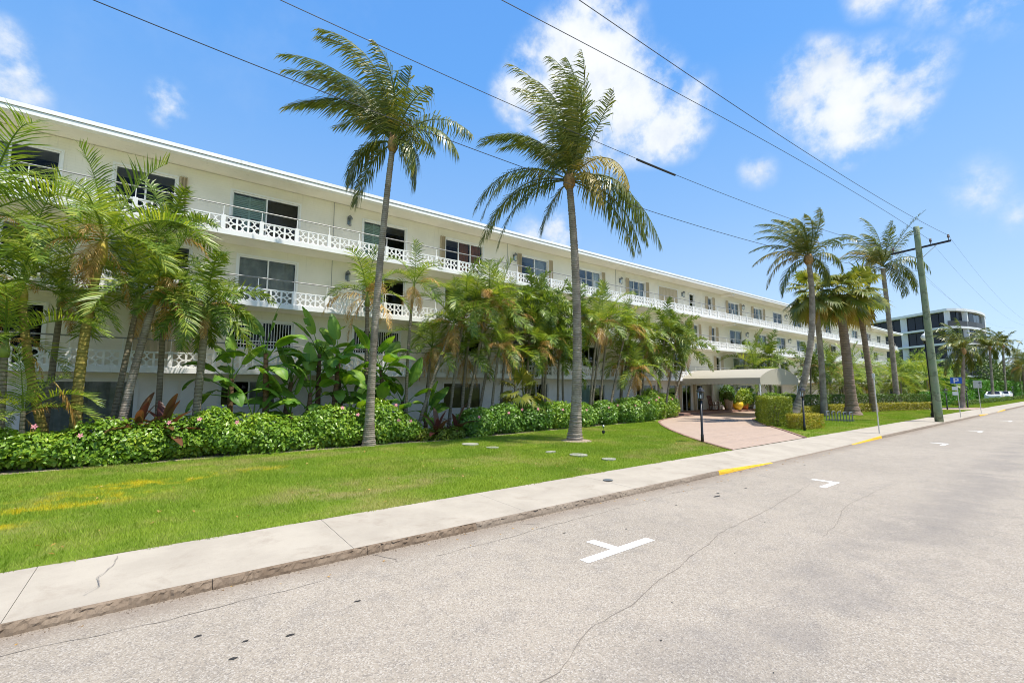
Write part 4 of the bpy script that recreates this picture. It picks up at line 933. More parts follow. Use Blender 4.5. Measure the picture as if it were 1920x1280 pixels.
def hero(name, label, base, crown, bow, r0, r1, fronds, seed, rings=60, old=(), group=None, L0=1.0, husk=True, lod=1.0, hang=.8, flare=1.9):
    """wind-blown coconut palm; fronds given as (angle from up, depth, length, gravity, wind)"""
    t = thing(name, (base[0], base[1], .13), label, 'palm tree', group)
    trunk(t, curve3((base[0], base[1], .06), crown, bow, 24), r0, r1, 'trunk_grey', flare, rings, 12)
    c = np.array(crown, float)
    if husk: MB().lathe([(r1 * 1.0, -.25), (r1 * 1.9, -.05), (r1 * 1.7, .2), (r1 * .8, .5)], 10, tuple(c)).build('leaf_sheath', 'husk', t, True)
    rh = random.Random(seed); fronds = [(a, d, L * (1.2 if abs(a) < 45 else 1.0), g_ * (.8 if abs(a) < 45 else 1.0), w_ * (.72 if abs(a) < 45 else 1)) for a, d, L, g_, w_ in fronds]
    fronds = list(fronds) + [(a + rh.uniform(-9, 9), -d + rh.uniform(-.3, .3), L * rh.uniform(.75, 1.0), g_ * rh.uniform(.9, 1.3), w_ * rh.uniform(.6, 1.1)) for a, d, L, g_, w_ in fronds if abs(a) < 30]
    for i, (a, dp, L, gr, wi) in enumerate(fronds):
        d0 = RT * math.sin(R(a)) + UP * math.cos(R(a)) + FW * dp
        V, F = frond(L * L0, d0, gr, WIND * wi, int(66 * lod), 1.05 * L0, .040 / lod, .0, hang * (1.5 if abs(a) < 45 else 2.3), seed * 100 + i, t0=.12, rw=.04, lw=.95 if abs(a) < 50 else .35, miss=.10, bushy=.12)
        link('frond', npmesh('frond', V, F, 'coconut_old' if i in old else 'coconut_leaf'), t, tuple(c + np.array([0, 0, .15])))
    return t

# ------------------------------------------------------------------ plants: palms
hero('coconut_palm', 'tall slender coconut palm with ragged fronds blown sideways, rooted at the hibiscus hedge', (6.0, 16.2), (6.1, 15.0, 10.85), (-.25, 0), .145, .10,
     [(-14, .1, 4.2, .7, 1.9), (-24, -.2, 4.2, .7, 1.6), (-6, .3, 4.0, .7, 2.2), (-32, .2, 4.0, .9, 1.5), (0, -.3, 3.7, .7, 2.0), (8, .1, 2.8, .8, 1.2), (-20, .5, 3.2, 1.0, 1.9), (16, -.1, 2.2, 1.0, .5), (-42, -.3, 3.3, 1.2, 1.4),
      (36, .2, 2.9, 1.6, -.4), (52, -.2, 3.1, 1.9, -.6), (28, -.4, 2.2, 1.3, .0), (-70, .3, 2.6, 2.6, .5), (-84, -.3, 2.6, 3.0, .4), (-125, .1, 2.7, 1.6, .2), (95, .3, 1.9, 3.2, .0), (78, -.4, 1.9, 2.8, .3)], 3, 70, hang=.9)
hero('coconut_palm', 'stout coconut palm with flared pale foot standing alone in the lawn', (12.9, 12.8), (12.3, 12.3, 10.2), (.3, -.25), .205, .13,
     [(-24, .1, 3.8, 1.2, 1.5), (-6, -.2, 4.2, .9, 1.0), (6, .2, 4.2, .8, .8), (15, -.1, 4.3, .9, 1.5), (-14, .4, 3.8, 1.1, 1.3), (22, .3, 3.6, 1.2, 1.6), (-32, -.3, 3.6, 1.6, 1.4), (0, .5, 3.7, 1.0, 1.2), (30, -.2, 3.0, 1.4, 1.4), (10, -.5, 3.7, 1.1, .9),
      (-56, .1, 4.7, 1.8, .5), (-68, -.3, 4.6, 1.9, .4), (-80, .25, 4.8, 1.7, .4), (-98, -.2, 4.4, 1.8, .3), (62, .1, 4.6, 2.6, -.6), (72, -.25, 4.5, 2.8, -.5), (92, .15, 4.4, 1.9, -.3), (66, .4, 4.9, 2.2, -.7), (84, -.1, 4.9, 2.0, -.6), (100, .3, 4.2, 1.6, -.3), (-62, .5, 4.8, 1.9, .4), (-135, .1, 2.4, 1.2, .1), (44, -.6, 2.9, 2.8, -.2), (58, -.8, 2.5, 3.0, -.1)], 5, 80, old=(22, 23), hang=.9, flare=1.75)
fr_std = [(-15, .1, 4.2, 1.1, 1.6), (-35, -.2, 4.4, 1.1, 1.4), (5, .2, 3.8, 1.0, 1.6), (15, -.3, 3.4, 1.2, 1.2), (-50, .3, 4.4, 1.4, 1.2), (-8, .5, 3.8, 1.1, 1.4), (-62, -.2, 4.4, 1.8, .8), (35, .1, 3.4, 1.8, .3), (55, -.2, 3.2, 2.2, .0), (-75, .1, 4.4, 2.2, .6), (75, .3, 3.1, 2.6, .0), (-95, -.2, 4.0, 2.2, .4), (25, .6, 3.4, 1.4, .8), (-25, -.6, 3.9, 1.3, 1.4), (98, -.1, 2.8, 2.4, 0), (-115, .2, 3.6, 1.8, .2)]
hero('coconut_palm', 'coconut palm with curved grey trunk next to the canopy end', (30.4, 11.8), (30.9, 10.5, 9.9), (1.0, -.8), .20, .14, fr_std, 7, 60, lod=.95, L0=.80, old=(4, 6, 9))
fr_r3 = [(-a * .9 - 5, d, L * .95, gq, w_ * .6) for a, d, L, gq, w_ in fr_std] + [(70, 0, 3.8, 1.9, -.2), (85, .2, 3.6, 2.1, -.2), (55, -.3, 3.4, 1.6, 0)]
hero('coconut_palm', 'coconut palm with pale slanting trunk nearest the utility pole', (54.4, 12.0), (52.4, 11.8, 13.2), (.5, 0), .23, .17, fr_r3, 9, 50, lod=.8, L0=1.12, old=(7, 8), husk=False)
palm('fan_palm', 'thick trunked fan palm with swollen foot behind the cycle rack', None, (41.3, 11.8), (39.9, 11.7, 8.9), .36, .25, 'trunk_fan', 'fan', 26, 1.45, (.3, 0), None, 12, 1.4, 80, -25, rings=26, flare=1.9, deadkey='fanold')
palm('fan_palm', 'slim trunked fan palm with drooping straw coloured leaves', None, (48.1, 12.2), (46.35, 12.25, 9.9), .25, .17, 'trunk_fan', 'fan', 18, 1.35, (.4, 0), None, 14, 1.6, 75, -20, rings=40, deadkey='fanold')
palm('fan_palm', 'fan palm whose crown hides below the curved coconut palm', None, (39.0, 12.9), (37.9, 12.6, 8.8), .22, .16, 'trunk_grey', 'fan', 22, 1.35, (.5, 0), None, 6, 1.3, 70, -35, rings=40, deadkey='fanold')
fr_far = [(a, d, L * .8, gq * 1.2, w_ * .6) for a, d, L, gq, w_ in fr_std]
for k, (b, c, lab) in enumerate([((63.8, 9.0), (63.5, 8.5, 5.7), 'short coconut palm with kinked trunk beside the far lantern post'), ((103.2, 11.0), (102.2, 10.7, 8.2), 'distant coconut palm before the tall far hedge'),
                               ((119, 11.1), (117.9, 10.7, 9.4), 'distant coconut palm beyond the parked white cars')]):
    hero('coconut_palm', lab, b, c, (.3, 0), .19, .14, fr_far if k else [(x[0] * 1.3, *x[1:]) for x in fr_far], 20 + k, 26, lod=.6, L0=.95 if k == 0 else 1.0)

gl = 'palms clustered before the left balconies'
palm('golden_palm', 'palm with a golden ringed trunk and wide arching fronds over the hibiscus hedge', None, (-1.75, 17.3), (-1.62, 17.3, 5.75), .135, .10, 'trunk_gold', 'areca', 14, 1.35, (-.22, 0), ('shaft_gold', .75, .14), 9, 1.3, 84, -5, seed=4, rings=34)
palm('golden_palm', 'palm with an amber crown shaft leaning over the sliding door', None, (-.95, 17.5), (-.33, 17.5, 4.75), .12, .09, 'trunk_grey', 'areca', 13, 1.15, (-.1, 0), ('shaft_gold', .6, .12), 6, 1.1, 80, -20, seed=8, rings=30)
palm('golden_palm', 'palm with a curved yellow trunk leaning towards the wall lantern', None, (-2.15, 17.35), (-3.05, 17.3, 4.5), .11, .085, 'trunk_gold', 'areca', 13, 1.15, (-.2, 0), ('shaft_gold', .6, .11), 5, 1.0, 80, -20, seed=12, rings=30)
palm('foxtail_palm', 'bushy dark green palm with bare straight trunk and hanging brown husk', None, (.9, 17.4), (1.0, 17.4, 4.35), .12, .10, 'trunk_slim', 'foxtail', 17, 1.25, (0, 0), ('shaft_green', .6, .12), 3, .8, 80, -38, seed=15, rings=26)
GLAB = ['palm with a thin trunk close behind the amber shafted palm', 'tall bushy headed palm reaching the top balcony beside the golden palm', 'tall palm whose fronds reach the top balcony left of the golden palm', 'short palm before the ground floor wall lantern', 'slender palm hidden behind the curved yellow trunk', 'palm standing apart beyond the end of the lantern wall']
for k, (b, c, sc, key) in enumerate([((-1.2, 18.4), (-.75, 18.3, 4.7), 1.1, 'areca'), ((.0, 18.8), (-.1, 18.8, 6.9), 1.15, 'foxtail'), ((-3.9, 17.4), (-3.95, 17.5, 6.3), 1.35, 'areca'), ((-3.1, 17.0), (-3.2, 17, 3.0), .95, 'areca'), ((-2.6, 18.7), (-2.5, 18.7, 4.6), .95, 'areca'), ((-5.2, 17.8), (-5.0, 17.8, 4.6), 1.3, 'areca')]):
    palm('garden_palm', GLAB[k], gl, b, c, .09, .07, 'trunk_slim', key, 10, sc, (0, 0), ('shaft_green', .45, .09), 3, 1.0, 82, 0, seed=30 + k)
palm('young_palm', 'low young palm with pale feathery fronds at the hedge', None, (-2.7, 16.9), (-2.75, 16.9, 1.6), .07, .05, 'trunk_slim', 'areca', 9, .75, (0, 0), None, 2, .9, 80, 0, seed=41)
link('dead_frond', npmesh('dead_frond', *frond(1.5, elv(-55), 1.2, Z3, 30, .5, .05, 0, 1.2, 3), 'dead_leaf'), bpy.data.objects['young_palm'], (-2.2, 16.7, 2.35))
palm('young_palm', 'slim palm rising behind the bird of paradise leaves with orange dying fronds', None, (6.75, 18.6), (6.65, 18.6, 5.6), .10, .08, 'trunk_slim', 'slim', 9, 1.25, (0, 0), ('shaft_green', .55, .09), 8, 1.35, 86, 10, seed=44)
palm('young_palm', 'lone slim palm with orange dead skirt beside the tall leaning coconut palm', None, (8.25, 18.0), (8.42, 18.0, 6.2), .075, .055, 'trunk_slim', 'slim', 9, 1.05, (-.2, 0), ('shaft_green', .55, .07), 6, 1.0, 86, 5, seed=45, rings=34)
gs = 'slim palms in a row before the balconies'
SL = [((8.55, 17.8), (10.2, 17.8, 4.7)), ((10.4, 18.3), (11.25, 18.3, 5.8)), ((11.2, 18.5), (11.75, 18.5, 5.5)), ((11.1, 18.0), (12.35, 18.0, 6.1)), ((12.0, 18.4), (13.3, 18.4, 6.0)), ((12.4, 17.8), (12.85, 17.8, 3.7)), ((14.55, 18.0), (15.55, 18.0, 3.9)), ((15.2, 18.6), (15.6, 18.6, 6.1)), ((16.6, 18.9), (16.9, 18.9, 6.2)), ((19.1, 18.6), (19.2, 18.6, 5.9)),
      ((18.9, 17.6), (19.7, 17.6, 5.4)), ((19.2, 17.8), (20.4, 17.8, 5.6)), ((20.6, 18.4), (21.6, 18.4, 6.1)), ((20.9, 18.0), (22.7, 18.0, 5.5)), ((21.7, 17.6), (22.9, 17.6, 2.9)), ((24.1, 18.2), (24.9, 18.2, 5.0)), ((25.9, 18.2), (27.2, 18.2, 5.7)), ((26.5, 18.0), (28.2, 18.0, 5.2)), ((28.2, 18.6), (30.2, 18.5, 4.6)), ((22.6, 18.6), (24.0, 18.6, 5.4)), ((13.6, 18.7), (14.1, 18.7, 5.3)), ((9.6, 18.9), (9.8, 18.9, 3.6)), ((11.6, 19.0), (11.7, 19.0, 3.4)), ((16.2, 18.3), (16.5, 18.3, 4.3)), ((17.6, 18.7), (17.8, 18.7, 4.9)), ((18.3, 18.9), (18.2, 18.9, 3.6)), ((23.0, 18.8), (23.4, 18.8, 3.7)), ((25.2, 18.8), (25.7, 18.8, 3.9)), ((27.2, 19.0), (27.8, 19.0, 3.6))]
bush = {7, 8, 9, 16, 17, 18, 23, 25, 27}
SLAB = {0: 'thin palm leaning hard away from the gap between the hedges', 5: 'short thin palm before the olive shaded ground floor window', 6: 'short thin palm with brown skirt beside the low fan palm', 14: 'shortest thin palm, its crown below the lowest balustrade', 18: 'bushy palm leaning over the drive nearest the awning', 15: 'thin palm with the straightest trunk before the awning end of the row'}
for k, (b, c) in enumerate(SL):
    key = 'foxtail' if k in bush else 'slim'
    lab = 'bushy green palm on thin trunk in the row before the balconies' if k in bush else 'thin trunked palm with orange dead fronds in the row before the balconies'
    lab = SLAB.get(k, lab)
    palm('slim_palm', lab, gs + (' with bushy crowns' if k in bush else ' with dead fronds'), b, c, .075, .055, 'trunk_slim', key, 15 if k in bush else 12, 1.25 if k in bush else 1.2, (-.15, 0), ('shaft_green', .5, .065), 1 if k in bush else 8, 1.05, 84, -25 if k in bush else -12, seed=60 + k, rings=22)
palm('fan_palm', 'low fan palm with round leaves in front of the ground floor wall', None, (14.2, 17.6), (14.2, 17.6, 1.7), .07, .06, 'trunk_slim', 'fan', 12, .8, (0, 0), None, 2, .7, 80, -10, seed=90, deadkey='fanold')
st = tag(MB().tube([(13.9, 17.9, .1), (13.92, 17.9, 4.0)], [.05, .035], 8).build('palm_stump', 'trunk_slim'), 'bare headless palm stem standing among the slim palms', 'palm stem')
ga = 'feathery palms massed beyond the drive'
rd = random.Random(5)
for k in range(16):
    x = 47 + k * 2.9 + rd.uniform(-.8, .8); y = 18.3 - rd.uniform(0, 2.2) + (0 if x < 56 else -.6); h = rd.uniform(2.4, 4.6)
    palm('feathery_palm', 'feathery yellow green palm massed beyond the drive loop' if k % 3 else 'bushy dark headed palm massed beyond the drive loop', ga + ('' if k % 3 else ' with bushy heads'), (x, y), (x + rd.uniform(-.8, .8), y, h), .08, .06, 'trunk_slim', 'areca' if k % 3 else 'foxtail', 13, 1.35, (0, 0), None, 3, 1.1, 82, -25, seed=200 + k)
for k in range(9):
    x = 76 + k * 3.4 + rd.uniform(-1, 1); y = rd.uniform(13.5, 17)
    palm('feathery_palm', 'feathery palm standing in front of the curved building', 'feathery palms before the curved building', (x, y), (x, y, rd.uniform(2.2, 3.8)), .1, .08, 'trunk_slim', 'areca', 12, 1.7, (0, 0), None, 2, 1.1, 80, -25, seed=240 + k)
for k, (x, y, h) in enumerate([(128, 9.4, 6), (136, 10.5, 8), (142, 8.6, 7), (150, 9.5, 7)]):
    palm('distant_palm', 'small distant palm at the end of the street', 'distant palms at the street end', (x, y), (x, y, h), .2, .15, 'trunk_slim', 'coco', 16, 1.1, (0, 0), None, 3, 2, 80, -30, seed=260 + k)
palm('garden_palm', 'green palm growing behind the awning end', None, (44.5, 18.9), (44.6, 18.9, 5.0), .1, .08, 'trunk_slim', 'foxtail', 16, 1.5, (0, 0), None, 2, 1, 82, -25, seed=300)
palm('garden_palm', 'leafy palm between the awning and the fan palms', None, (42.5, 19.2), (42.4, 19.2, 3.9), .1, .08, 'trunk_slim', 'areca', 14, 1.4, (0, 0), None, 2, 1, 82, -25, seed=301)

# ------------------------------------------------------------------ giant bird of paradise
def paddle(e, Lp, Lb, Wb, seed, curl):
    rd = random.Random(seed); d = Vector((math.cos(R(e)), 0, math.sin(R(e)))); p = Vector((0, 0, 0)); pts = [p.copy()]
    for i in range(6): d = (d + Vector((.02, 0, -.012))).normalized(); p = p + d * Lp / 6; pts.append(p.copy())
    m = MB().tube(pts, [.035, .03, .026, .022, .02, .018, .016], 5)
    n = 14; s = Vector((0, 1, 0)); st = []
    for i in range(n + 1):
        t = i / n; st.append((p.copy(), d.copy(), Wb * .5 * max(.02, math.sin(math.pi * min(1, .06 + .94 * t) ** .8) ** .7)))
        d = (d + Vector((.02, 0, -curl)) * (.4 + t)).normalized(); p = p + d * Lb / n
    tears = {sg: sorted(rd.sample(range(3, n - 1), rd.randint(1, 4))) for sg in (-1, 1)}
    for sg in (-1, 1):
        i0 = 0; segs = []
        for tr in tears[sg] + [n]: segs.append((i0, tr)); i0 = tr
        for a, b in segs:
            if b <= a: continue
            fl = rd.uniform(-.05, .45); V = []; F = []
            for i in range(a, b + 1):
                q, dd, w = st[i]; nn = s.cross(dd).normalized() * -1
                fw_ = w * (.93 if i in (a, b) and (a or b != n) else 1.0); V += [tuple(q), tuple(q + s * sg * fw_ * .55 + nn * (.10 - fl * .15) * w), tuple(q + s * sg * fw_ + nn * (.06 - fl) * w + dd * w * .12)]
                if i > a: k = 3 * (i - a); F += [(k - 3, k, k + 1, k - 2), (k - 2, k + 1, k + 2, k - 1)]
            m.add(V, F)
    return m.mesh('leaf', 'bop_leaf', True)
PAD = [[paddle(e, lp, lb, wb, s + e, cu) for s in (1, 2, 3)] for e, lp, lb, wb, cu in ((86, .9, 1.3, .62, .01), (70, .9, 1.35, .66, .07), (52, .8, 1.3, .66, .13), (34, .75, 1.2, .62, .18), (12, .65, 1.1, .58, .2))]
gb = 'bird of paradise stems behind the hedge'
for k, (x, y, z, zl) in enumerate([(1.9, 18.2, 2.5, 0), (3.0, 18.0, 3.4, 0), (3.6, 18.5, 2.4, 0), (4.4, 18.2, 2.0, 0), (5.2, 18.0, 3.3, 0), (5.8, 18.6, 2.5, 0), (6.6, 18.3, 3.1, 0), (7.4, 18.2, 2.9, 0), (8.1, 18.2, 1.6, 0), (3.9, 18.0, 1.3, 0), (6.0, 17.9, 1.2, 0), (7.1, 18.2, 1.2, 0), (2.4, 18.1, 1.2, 0), (4.9, 18.8, 3.5, 0), (9.2, 18.1, .9, 0)]):
    rd = random.Random(k + 50)
    t = thing('bird_of_paradise', (x, y, .13), ('tall giant bird of paradise with torn paddle leaves behind the hibiscus hedge' if z > 2.2 else 'low young bird of paradise with paddle leaves behind the hibiscus hedge'), 'plant', gb + (' tall' if z > 2.2 else ' low'))
    tilt = rd.uniform(-.25, .25)
    MB().tube([(x, y, .05), (x + tilt * .4, y, z * .5), (x + tilt, y, z)], [.13, .10, .075], 8).build('stem', 'bop_stem', t)
    for i in range(rd.randint(10, 13)):
        row = [0, 1, 1, 2, 2, 3, 3, 4, 4, 4, 2, 3, 3][i]; az = rd.choice((0, math.pi)) + rd.gauss(0, .95) - .35
        link('leaf', rd.choice(PAD[row]), t, (x + tilt, y, z - .07 * i), rot=(rd.uniform(-.35, .35), 0, az), scale=rd.uniform(.72, 1.0))
# red-leaved cordylines
def strap(e, seed):
    rd = random.Random(seed); d = Vector((math.cos(R(e)), 0, math.sin(R(e)))); p = Vector((0, 0, 0)); V = []; F = []
    for i in range(9):
        t = i / 8; w = .10 * math.sin(math.pi * (.08 + .9 * t)) ** .7
        V += [(p.x, w, p.z + w * .35), (p.x, 0, p.z), (p.x, -w, p.z + w * .35)]
        if i: k = 3 * i; F += [(k - 3, k, k + 1, k - 2), (k - 2, k + 1, k + 2, k - 1)]
        d = (d + Vector((.03, 0, -.10))).normalized(); p = p + d * .11
    return MB().add(V, F).mesh('leaf', 'red_leaf', True)
STR = [strap(e, e) for e in (82, 65, 48, 30, 12)]
for k, (x, y, lab) in enumerate([(.15, 16.95, 'maroon leaved cordyline poking above the hibiscus hedge'), (-.45, 17.0, 'dark red cordyline by the sliding door'), (9.9, 16.7, 'red and green cordyline beside the gap in the hedge'), (8.9, 16.5, 'yellowish cordyline in the gap between hedges')]):
    rd = random.Random(k); t = thing('cordyline', (x, y, .13), lab, 'plant'); h = 1.0 if k < 2 else .45
    MB().tube([(x, y, .05), (x, y, h)], [.04, .03], 6).build('stem', 'branch', t)
    for i in range(12): link('leaf', STR[i % 5], t, (x, y, h - .02 * i), rot=(0, 0, rd.uniform(0, 6.28)), scale=rd.uniform(.9, 1.4))

# ------------------------------------------------------------------ hedges and shrubs (leaf masses)
def leafcloud(P, Nr, size, seed, aspect=.30, spread=.8, upb=.45):
    rd = np.random.default_rng(seed); n = len(P)
    N = norm(norm(Nr) * .7 + rd.normal(0, spread * .55, (n, 3)) + UP * upb); T = norm(np.cross(N, rd.normal(0, 1, (n, 3)))); T = norm(T - UP * .25); B = np.cross(N, T)
    L = size * rd.uniform(.4, 1.25, (n, 1)); Wd = L * aspect
    V = np.stack([P, P + T * L * .45 + B * Wd + N * L * .08, P + T * L - N * L * .10, P + T * L * .45 - B * Wd + N * L * .08], 1).reshape(-1, 3); b = 4 * np.arange(n)[:, None]
    return V, np.concatenate([b + np.array([[0, 3, 2]]), b + np.array([[0, 2, 1]])], 1).reshape(-1, 3)
def blob(c, r, n, seed, lump=.28, ls=1.7, zmin=.16):
    """points through the outer shell of a lumpy ellipsoid"""
    rd = np.random.default_rng(seed); u = norm(rd.normal(0, 1, (n, 3))); c = np.array(c, float); r = np.array(r, float)
    q = c + u * r; l = 1 - lump + 2 * lump * (.65 * vnoise(q, ls, seed) + .35 * vnoise(q, ls * 3, seed + 1)); dpt = 1 - np.abs(rd.normal(0, .13, n)) - (rd.random(n) < .25) * rd.random(n) * .5
    P = c + u * r * (l * np.clip(dpt, .15, 1.05))[:, None]; k = P[:, 2] > zmin; return P[k], (u / r)[k]
def hedge_pts(path, w, h, n, seed, lump=.12, z0=.14, ls=1.5):
    """points on the front, top and back of a clipped hedge along a path"""
    rd = np.random.default_rng(seed); Q = np.array([tuple(p) for p in path], float); seg = np.linalg.norm(np.diff(Q, axis=0), axis=1); cs = np.concatenate([[0], np.cumsum(seg)]); s = rd.random(n) * cs[-1]
    k = np.clip(np.searchsorted(cs, s) - 1, 0, len(seg) - 1); f = ((s - cs[k]) / seg[k])[:, None]; C = Q[k] * (1 - f) + Q[k + 1] * f; D = norm(Q[k + 1] - Q[k]); Nn = np.stack([D[:, 1], -D[:, 0]], 1)
    per = rd.random(n) * (2 * h + w); a = np.where(per < h, 0, np.where(per < h + w, 1, 2))
    off = np.where(a == 0, w / 2, np.where(a == 1, per - h - w / 2, -w / 2)); z = np.where(a == 0, per, np.where(a == 1, h, 2 * h + w - per))
    nrm = np.stack([Nn[:, 0] * (a == 0) - Nn[:, 0] * (a == 2), Nn[:, 1] * (a == 0) - Nn[:, 1] * (a == 2), (a == 1) * 1.0], 1)
    P = np.stack([C[:, 0] + Nn[:, 0] * off, C[:, 1] + Nn[:, 1] * off, z0 + z], 1)
    end = rd.random(n) < (w / (cs[-1] + w)) * .8; e = np.where(rd.random(n) < .5, 0, 1)
    for side, pt, dd in ((0, Q[0], -norm(Q[1] - Q[0])), (1, Q[-1], norm(Q[-1] - Q[-2]))):
        m = end & (e == side); cnt = m.sum(); o = (rd.random(cnt) - .5) * w; nx = np.array([dd[1], -dd[0]])
        P[m] = np.stack([pt[0] + nx[0] * o, pt[1] + nx[1] * o, z0 + rd.random(cnt) * h], 1); nrm[m] = np.array([dd[0], dd[1], 0])
    l = lump * (2 * (.6 * vnoise(P, ls, seed) + .4 * vnoise(P, ls * 3.1, seed + 3)) - 1) * 1.6 - np.abs(rd.normal(0, .05, n)) - (rd.random(n) < .22) * rd.random(n) * min(w, h) * .4
    P = P + nrm * l[:, None]; P[:, 2] = np.maximum(P[:, 2], z0 + .03)
    return P, nrm
def stems(t, spots, h, seed):
    rd = random.Random(seed)
    for x, y in spots:
        m = MB()
        for k in range(4): m.tube([(x, y, .05), (x + rd.uniform(-.12, .12), y + rd.uniform(-.1, .1), h * .45), (x + rd.uniform(-.4, .4), y + rd.uniform(-.3, .3), h * .85)], [.025, .018, .008], 5)
        m.build('branch', 'branch', t)
def foliage(t, pts, size, mat, seed, **k):
    V, F = leafcloud(pts[0], pts[1], size, seed, **k); o = link('foliage', npmesh('foliage', V, F, mat), t, (0, 0, 0)); o['kind'] = 'stuff'; return o
fm = MB()
for k in range(5):
    a = k * 2 * math.pi / 5; fm.add([(0, 0, 0), (.045 * math.cos(a - .5), .045 * math.sin(a - .5), .012), (.075 * math.cos(a), .075 * math.sin(a), .004), (.045 * math.cos(a + .5), .045 * math.sin(a + .5), .012)], [(0, 1, 2, 3)])
fm.tube([(0, 0, 0), (0, 0, .06)], [.006, .004], 5); flower_me = fm.mesh('flower', 'petal')
def flowers(t, spots):
    for k, (x, y, z) in enumerate(spots): link('flower', flower_me, t, (x, y, z), rot=(R(75) + .3 * math.sin(k), .3 * math.cos(k * 2), -.3 + .4 * math.sin(k * 3)), scale=1.0)
cat2 = lambda *a: (np.concatenate([q[0] for q in a]), np.concatenate([q[1] for q in a]))
hh = thing('hibiscus_hedge', (2.0, 16.6, .13), 'long loose hibiscus hedge with pink flowers edging the front lawn', 'hedge')
hs = [blob((x, 16.9 + .12 * math.sin(x * 2), .62 + .10 * math.sin(x * 1.3)), (.85, .80, .62 + .24 * math.sin(x * 2.3 + 1) * math.sin(x * .9)), 3600, 300 + i, .36) for i, x in enumerate(np.arange(-7.4, 7.6, .78))]
hs.append(blob((6.6, 16.85, .9), (1.0, .8, .82), 3600, 350)); hs.append(blob((1.35, 16.9, 1.0), (.7, .7, .62), 2200, 351)); hs.append(blob((4.9, 16.9, .95), (1.0, .75, .72), 2600, 352))
foliage(hh, cat2(*hs), .125, 'hibiscus_leaf', 1, aspect=.33)
stems(hh, [(x, 16.8) for x in np.arange(-6.5, 7.6, .8)], 1.1, 1)
flowers(hh, [(-1.55, 16.02, .98), (6.0, 16.0, .62), (7.0, 15.95, 1.0), (6.95, 16.1, 1.55), (5.55, 16.1, 1.25), (.95, 16.15, 1.28), (1.9, 16.15, 1.15), (-2.4, 16.1, 1.25), (5.9, 16.1, 1.1), (7.5, 16.0, .95), (.25, 16.1, 1.22), (5.0, 16.1, 1.5)])
sh = 'hibiscus shrubs along the middle of the lawn'
for k, (x, y, rx, rz, m_) in enumerate([(10.9, 16.9, 1.0, .72, 'shrub_leaf'), (12.6, 17.1, 1.15, .80, 'shrub_leaf'), (14.4, 17.2, 1.2, .88, 'shrub_leaf'), (16.2, 17.4, 1.1, .82, 'hibiscus_leaf'), (18.0, 17.5, 1.1, .76, 'shrub_leaf'), (20.0, 17.7, 1.2, .80, 'shrub_leaf'), (22.2, 17.6, 1.3, .86, 'shrub_leaf'), (23.9, 17.9, 1.15, .95, 'shrub_leaf'), (25.8, 18.5, 1.2, 1.15, 'hibiscus_leaf'), (27.9, 18.9, 1.1, 1.05, 'hibiscus_leaf')]):
    t = thing('hibiscus_shrub', (x, y, .13), 'rounded dark green hibiscus shrub in the row leading to the drive' if m_ == 'shrub_leaf' else 'bright green leafy shrub in the row leading to the drive', 'shrub', sh + (' dark' if m_ == 'shrub_leaf' else ' bright'))
    foliage(t, blob((x, y, rz * .85), (rx, .95, rz), 6200, 400 + k, .26), .13, m_, 400 + k, aspect=.33); stems(t, [(x, y), (x + .4, y)], rz * 1.3, k)
    flowers(t, [(x - .3, y - .85, rz * 1.35), (x + .5, y - .8, rz * 1.5)][:1 + k % 2])
for k, (x, y, r_, h) in enumerate([(9.0, 16.4, .5, .35), (8.3, 16.6, .45, .3), (9.6, 16.3, .4, .3)]):
    t = thing('ground_cover_plant', (x, y, .13), 'small yellow green plant filling the gap between hedges', 'plant', 'small plants in the hedge gap'); foliage(t, blob((x, y, .3), (r_, r_, h), 900, 470 + k), .12, 'clipped_leaf', 470 + k); stems(t, [(x, y)], .4, k)
def hedge(name, label, path, w, h, n, size, mat, seed, lump=.05, asp=.36):
    c = path[0]; t = thing(name, (c[0], c[1], .13), label, 'hedge'); foliage(t, hedge_pts(path, w, h, n, seed, lump), size, mat, seed, aspect=asp, spread=.9, upb=.25)
    Q = [Vector(p) for p in path]; sp_ = []
    for a, b in zip(Q[:-1], Q[1:]):
        m = max(1, int((b - a).length / 1.2)); sp_ += [tuple(a.lerp(b, (i + .5) / m)) for i in range(m)]
    stems(t, sp_, h, seed); return t
hedge('clipped_hedge', 'tall clipped yellow green hedge at the inner corner of the drive', [(25.9, 10.6), (28.3, 12.1), (30.6, 13.3)], 1.2, 1.55, 15000, .085, 'clipped_leaf', 500)
hedge('clipped_hedge', 'low clipped yellow hedge round the lantern post by the drive', [(25.2, 9.6), (26.9, 9.35)], .9, .72, 4200, .08, 'yellow_edge_leaf', 501)
hedge('clipped_hedge', 'upper dark clipped hedge behind the trunks of the palm island', [(33.5, 14.0), (38, 14.4), (45.5, 14.2), (52, 12.6), (57.5, 10.9)], 1.0, 1.45, 20000, .12, 'clipped_dark', 502)
hedge('clipped_hedge', 'low yellow edged clipped hedge in front of the dark hedge', [(34.5, 13.0), (38.5, 13.4), (45.2, 13.2), (51.5, 11.7), (57.5, 10.0)], .7, .70, 14000, .11, 'yellow_edge_leaf', 503)
hedge('clipped_hedge', 'low bright hedge beyond the far drive mouth', [(67, 12.0), (78, 11.8), (90, 12.0)], 1.4, 1.5, 9000, .2, 'far_hedge_leaf', 504, .1)
hedge('tall_hedge', 'tall bright green hedge screening the curved building', [(80, 15.4), (96, 13.8), (112, 12.6), (128, 11.6), (150, 11)], 2.0, 3.2, 16000, .30, 'far_hedge_leaf', 505, .12)
hedge('clipped_hedge', 'narrow low hedge at the far lawn edge before the white cars', [(70, 10.3), (90, 9.9), (112, 9.7), (140, 9.4)], .7, .55, 9000, .16, 'clipped_dark', 506)
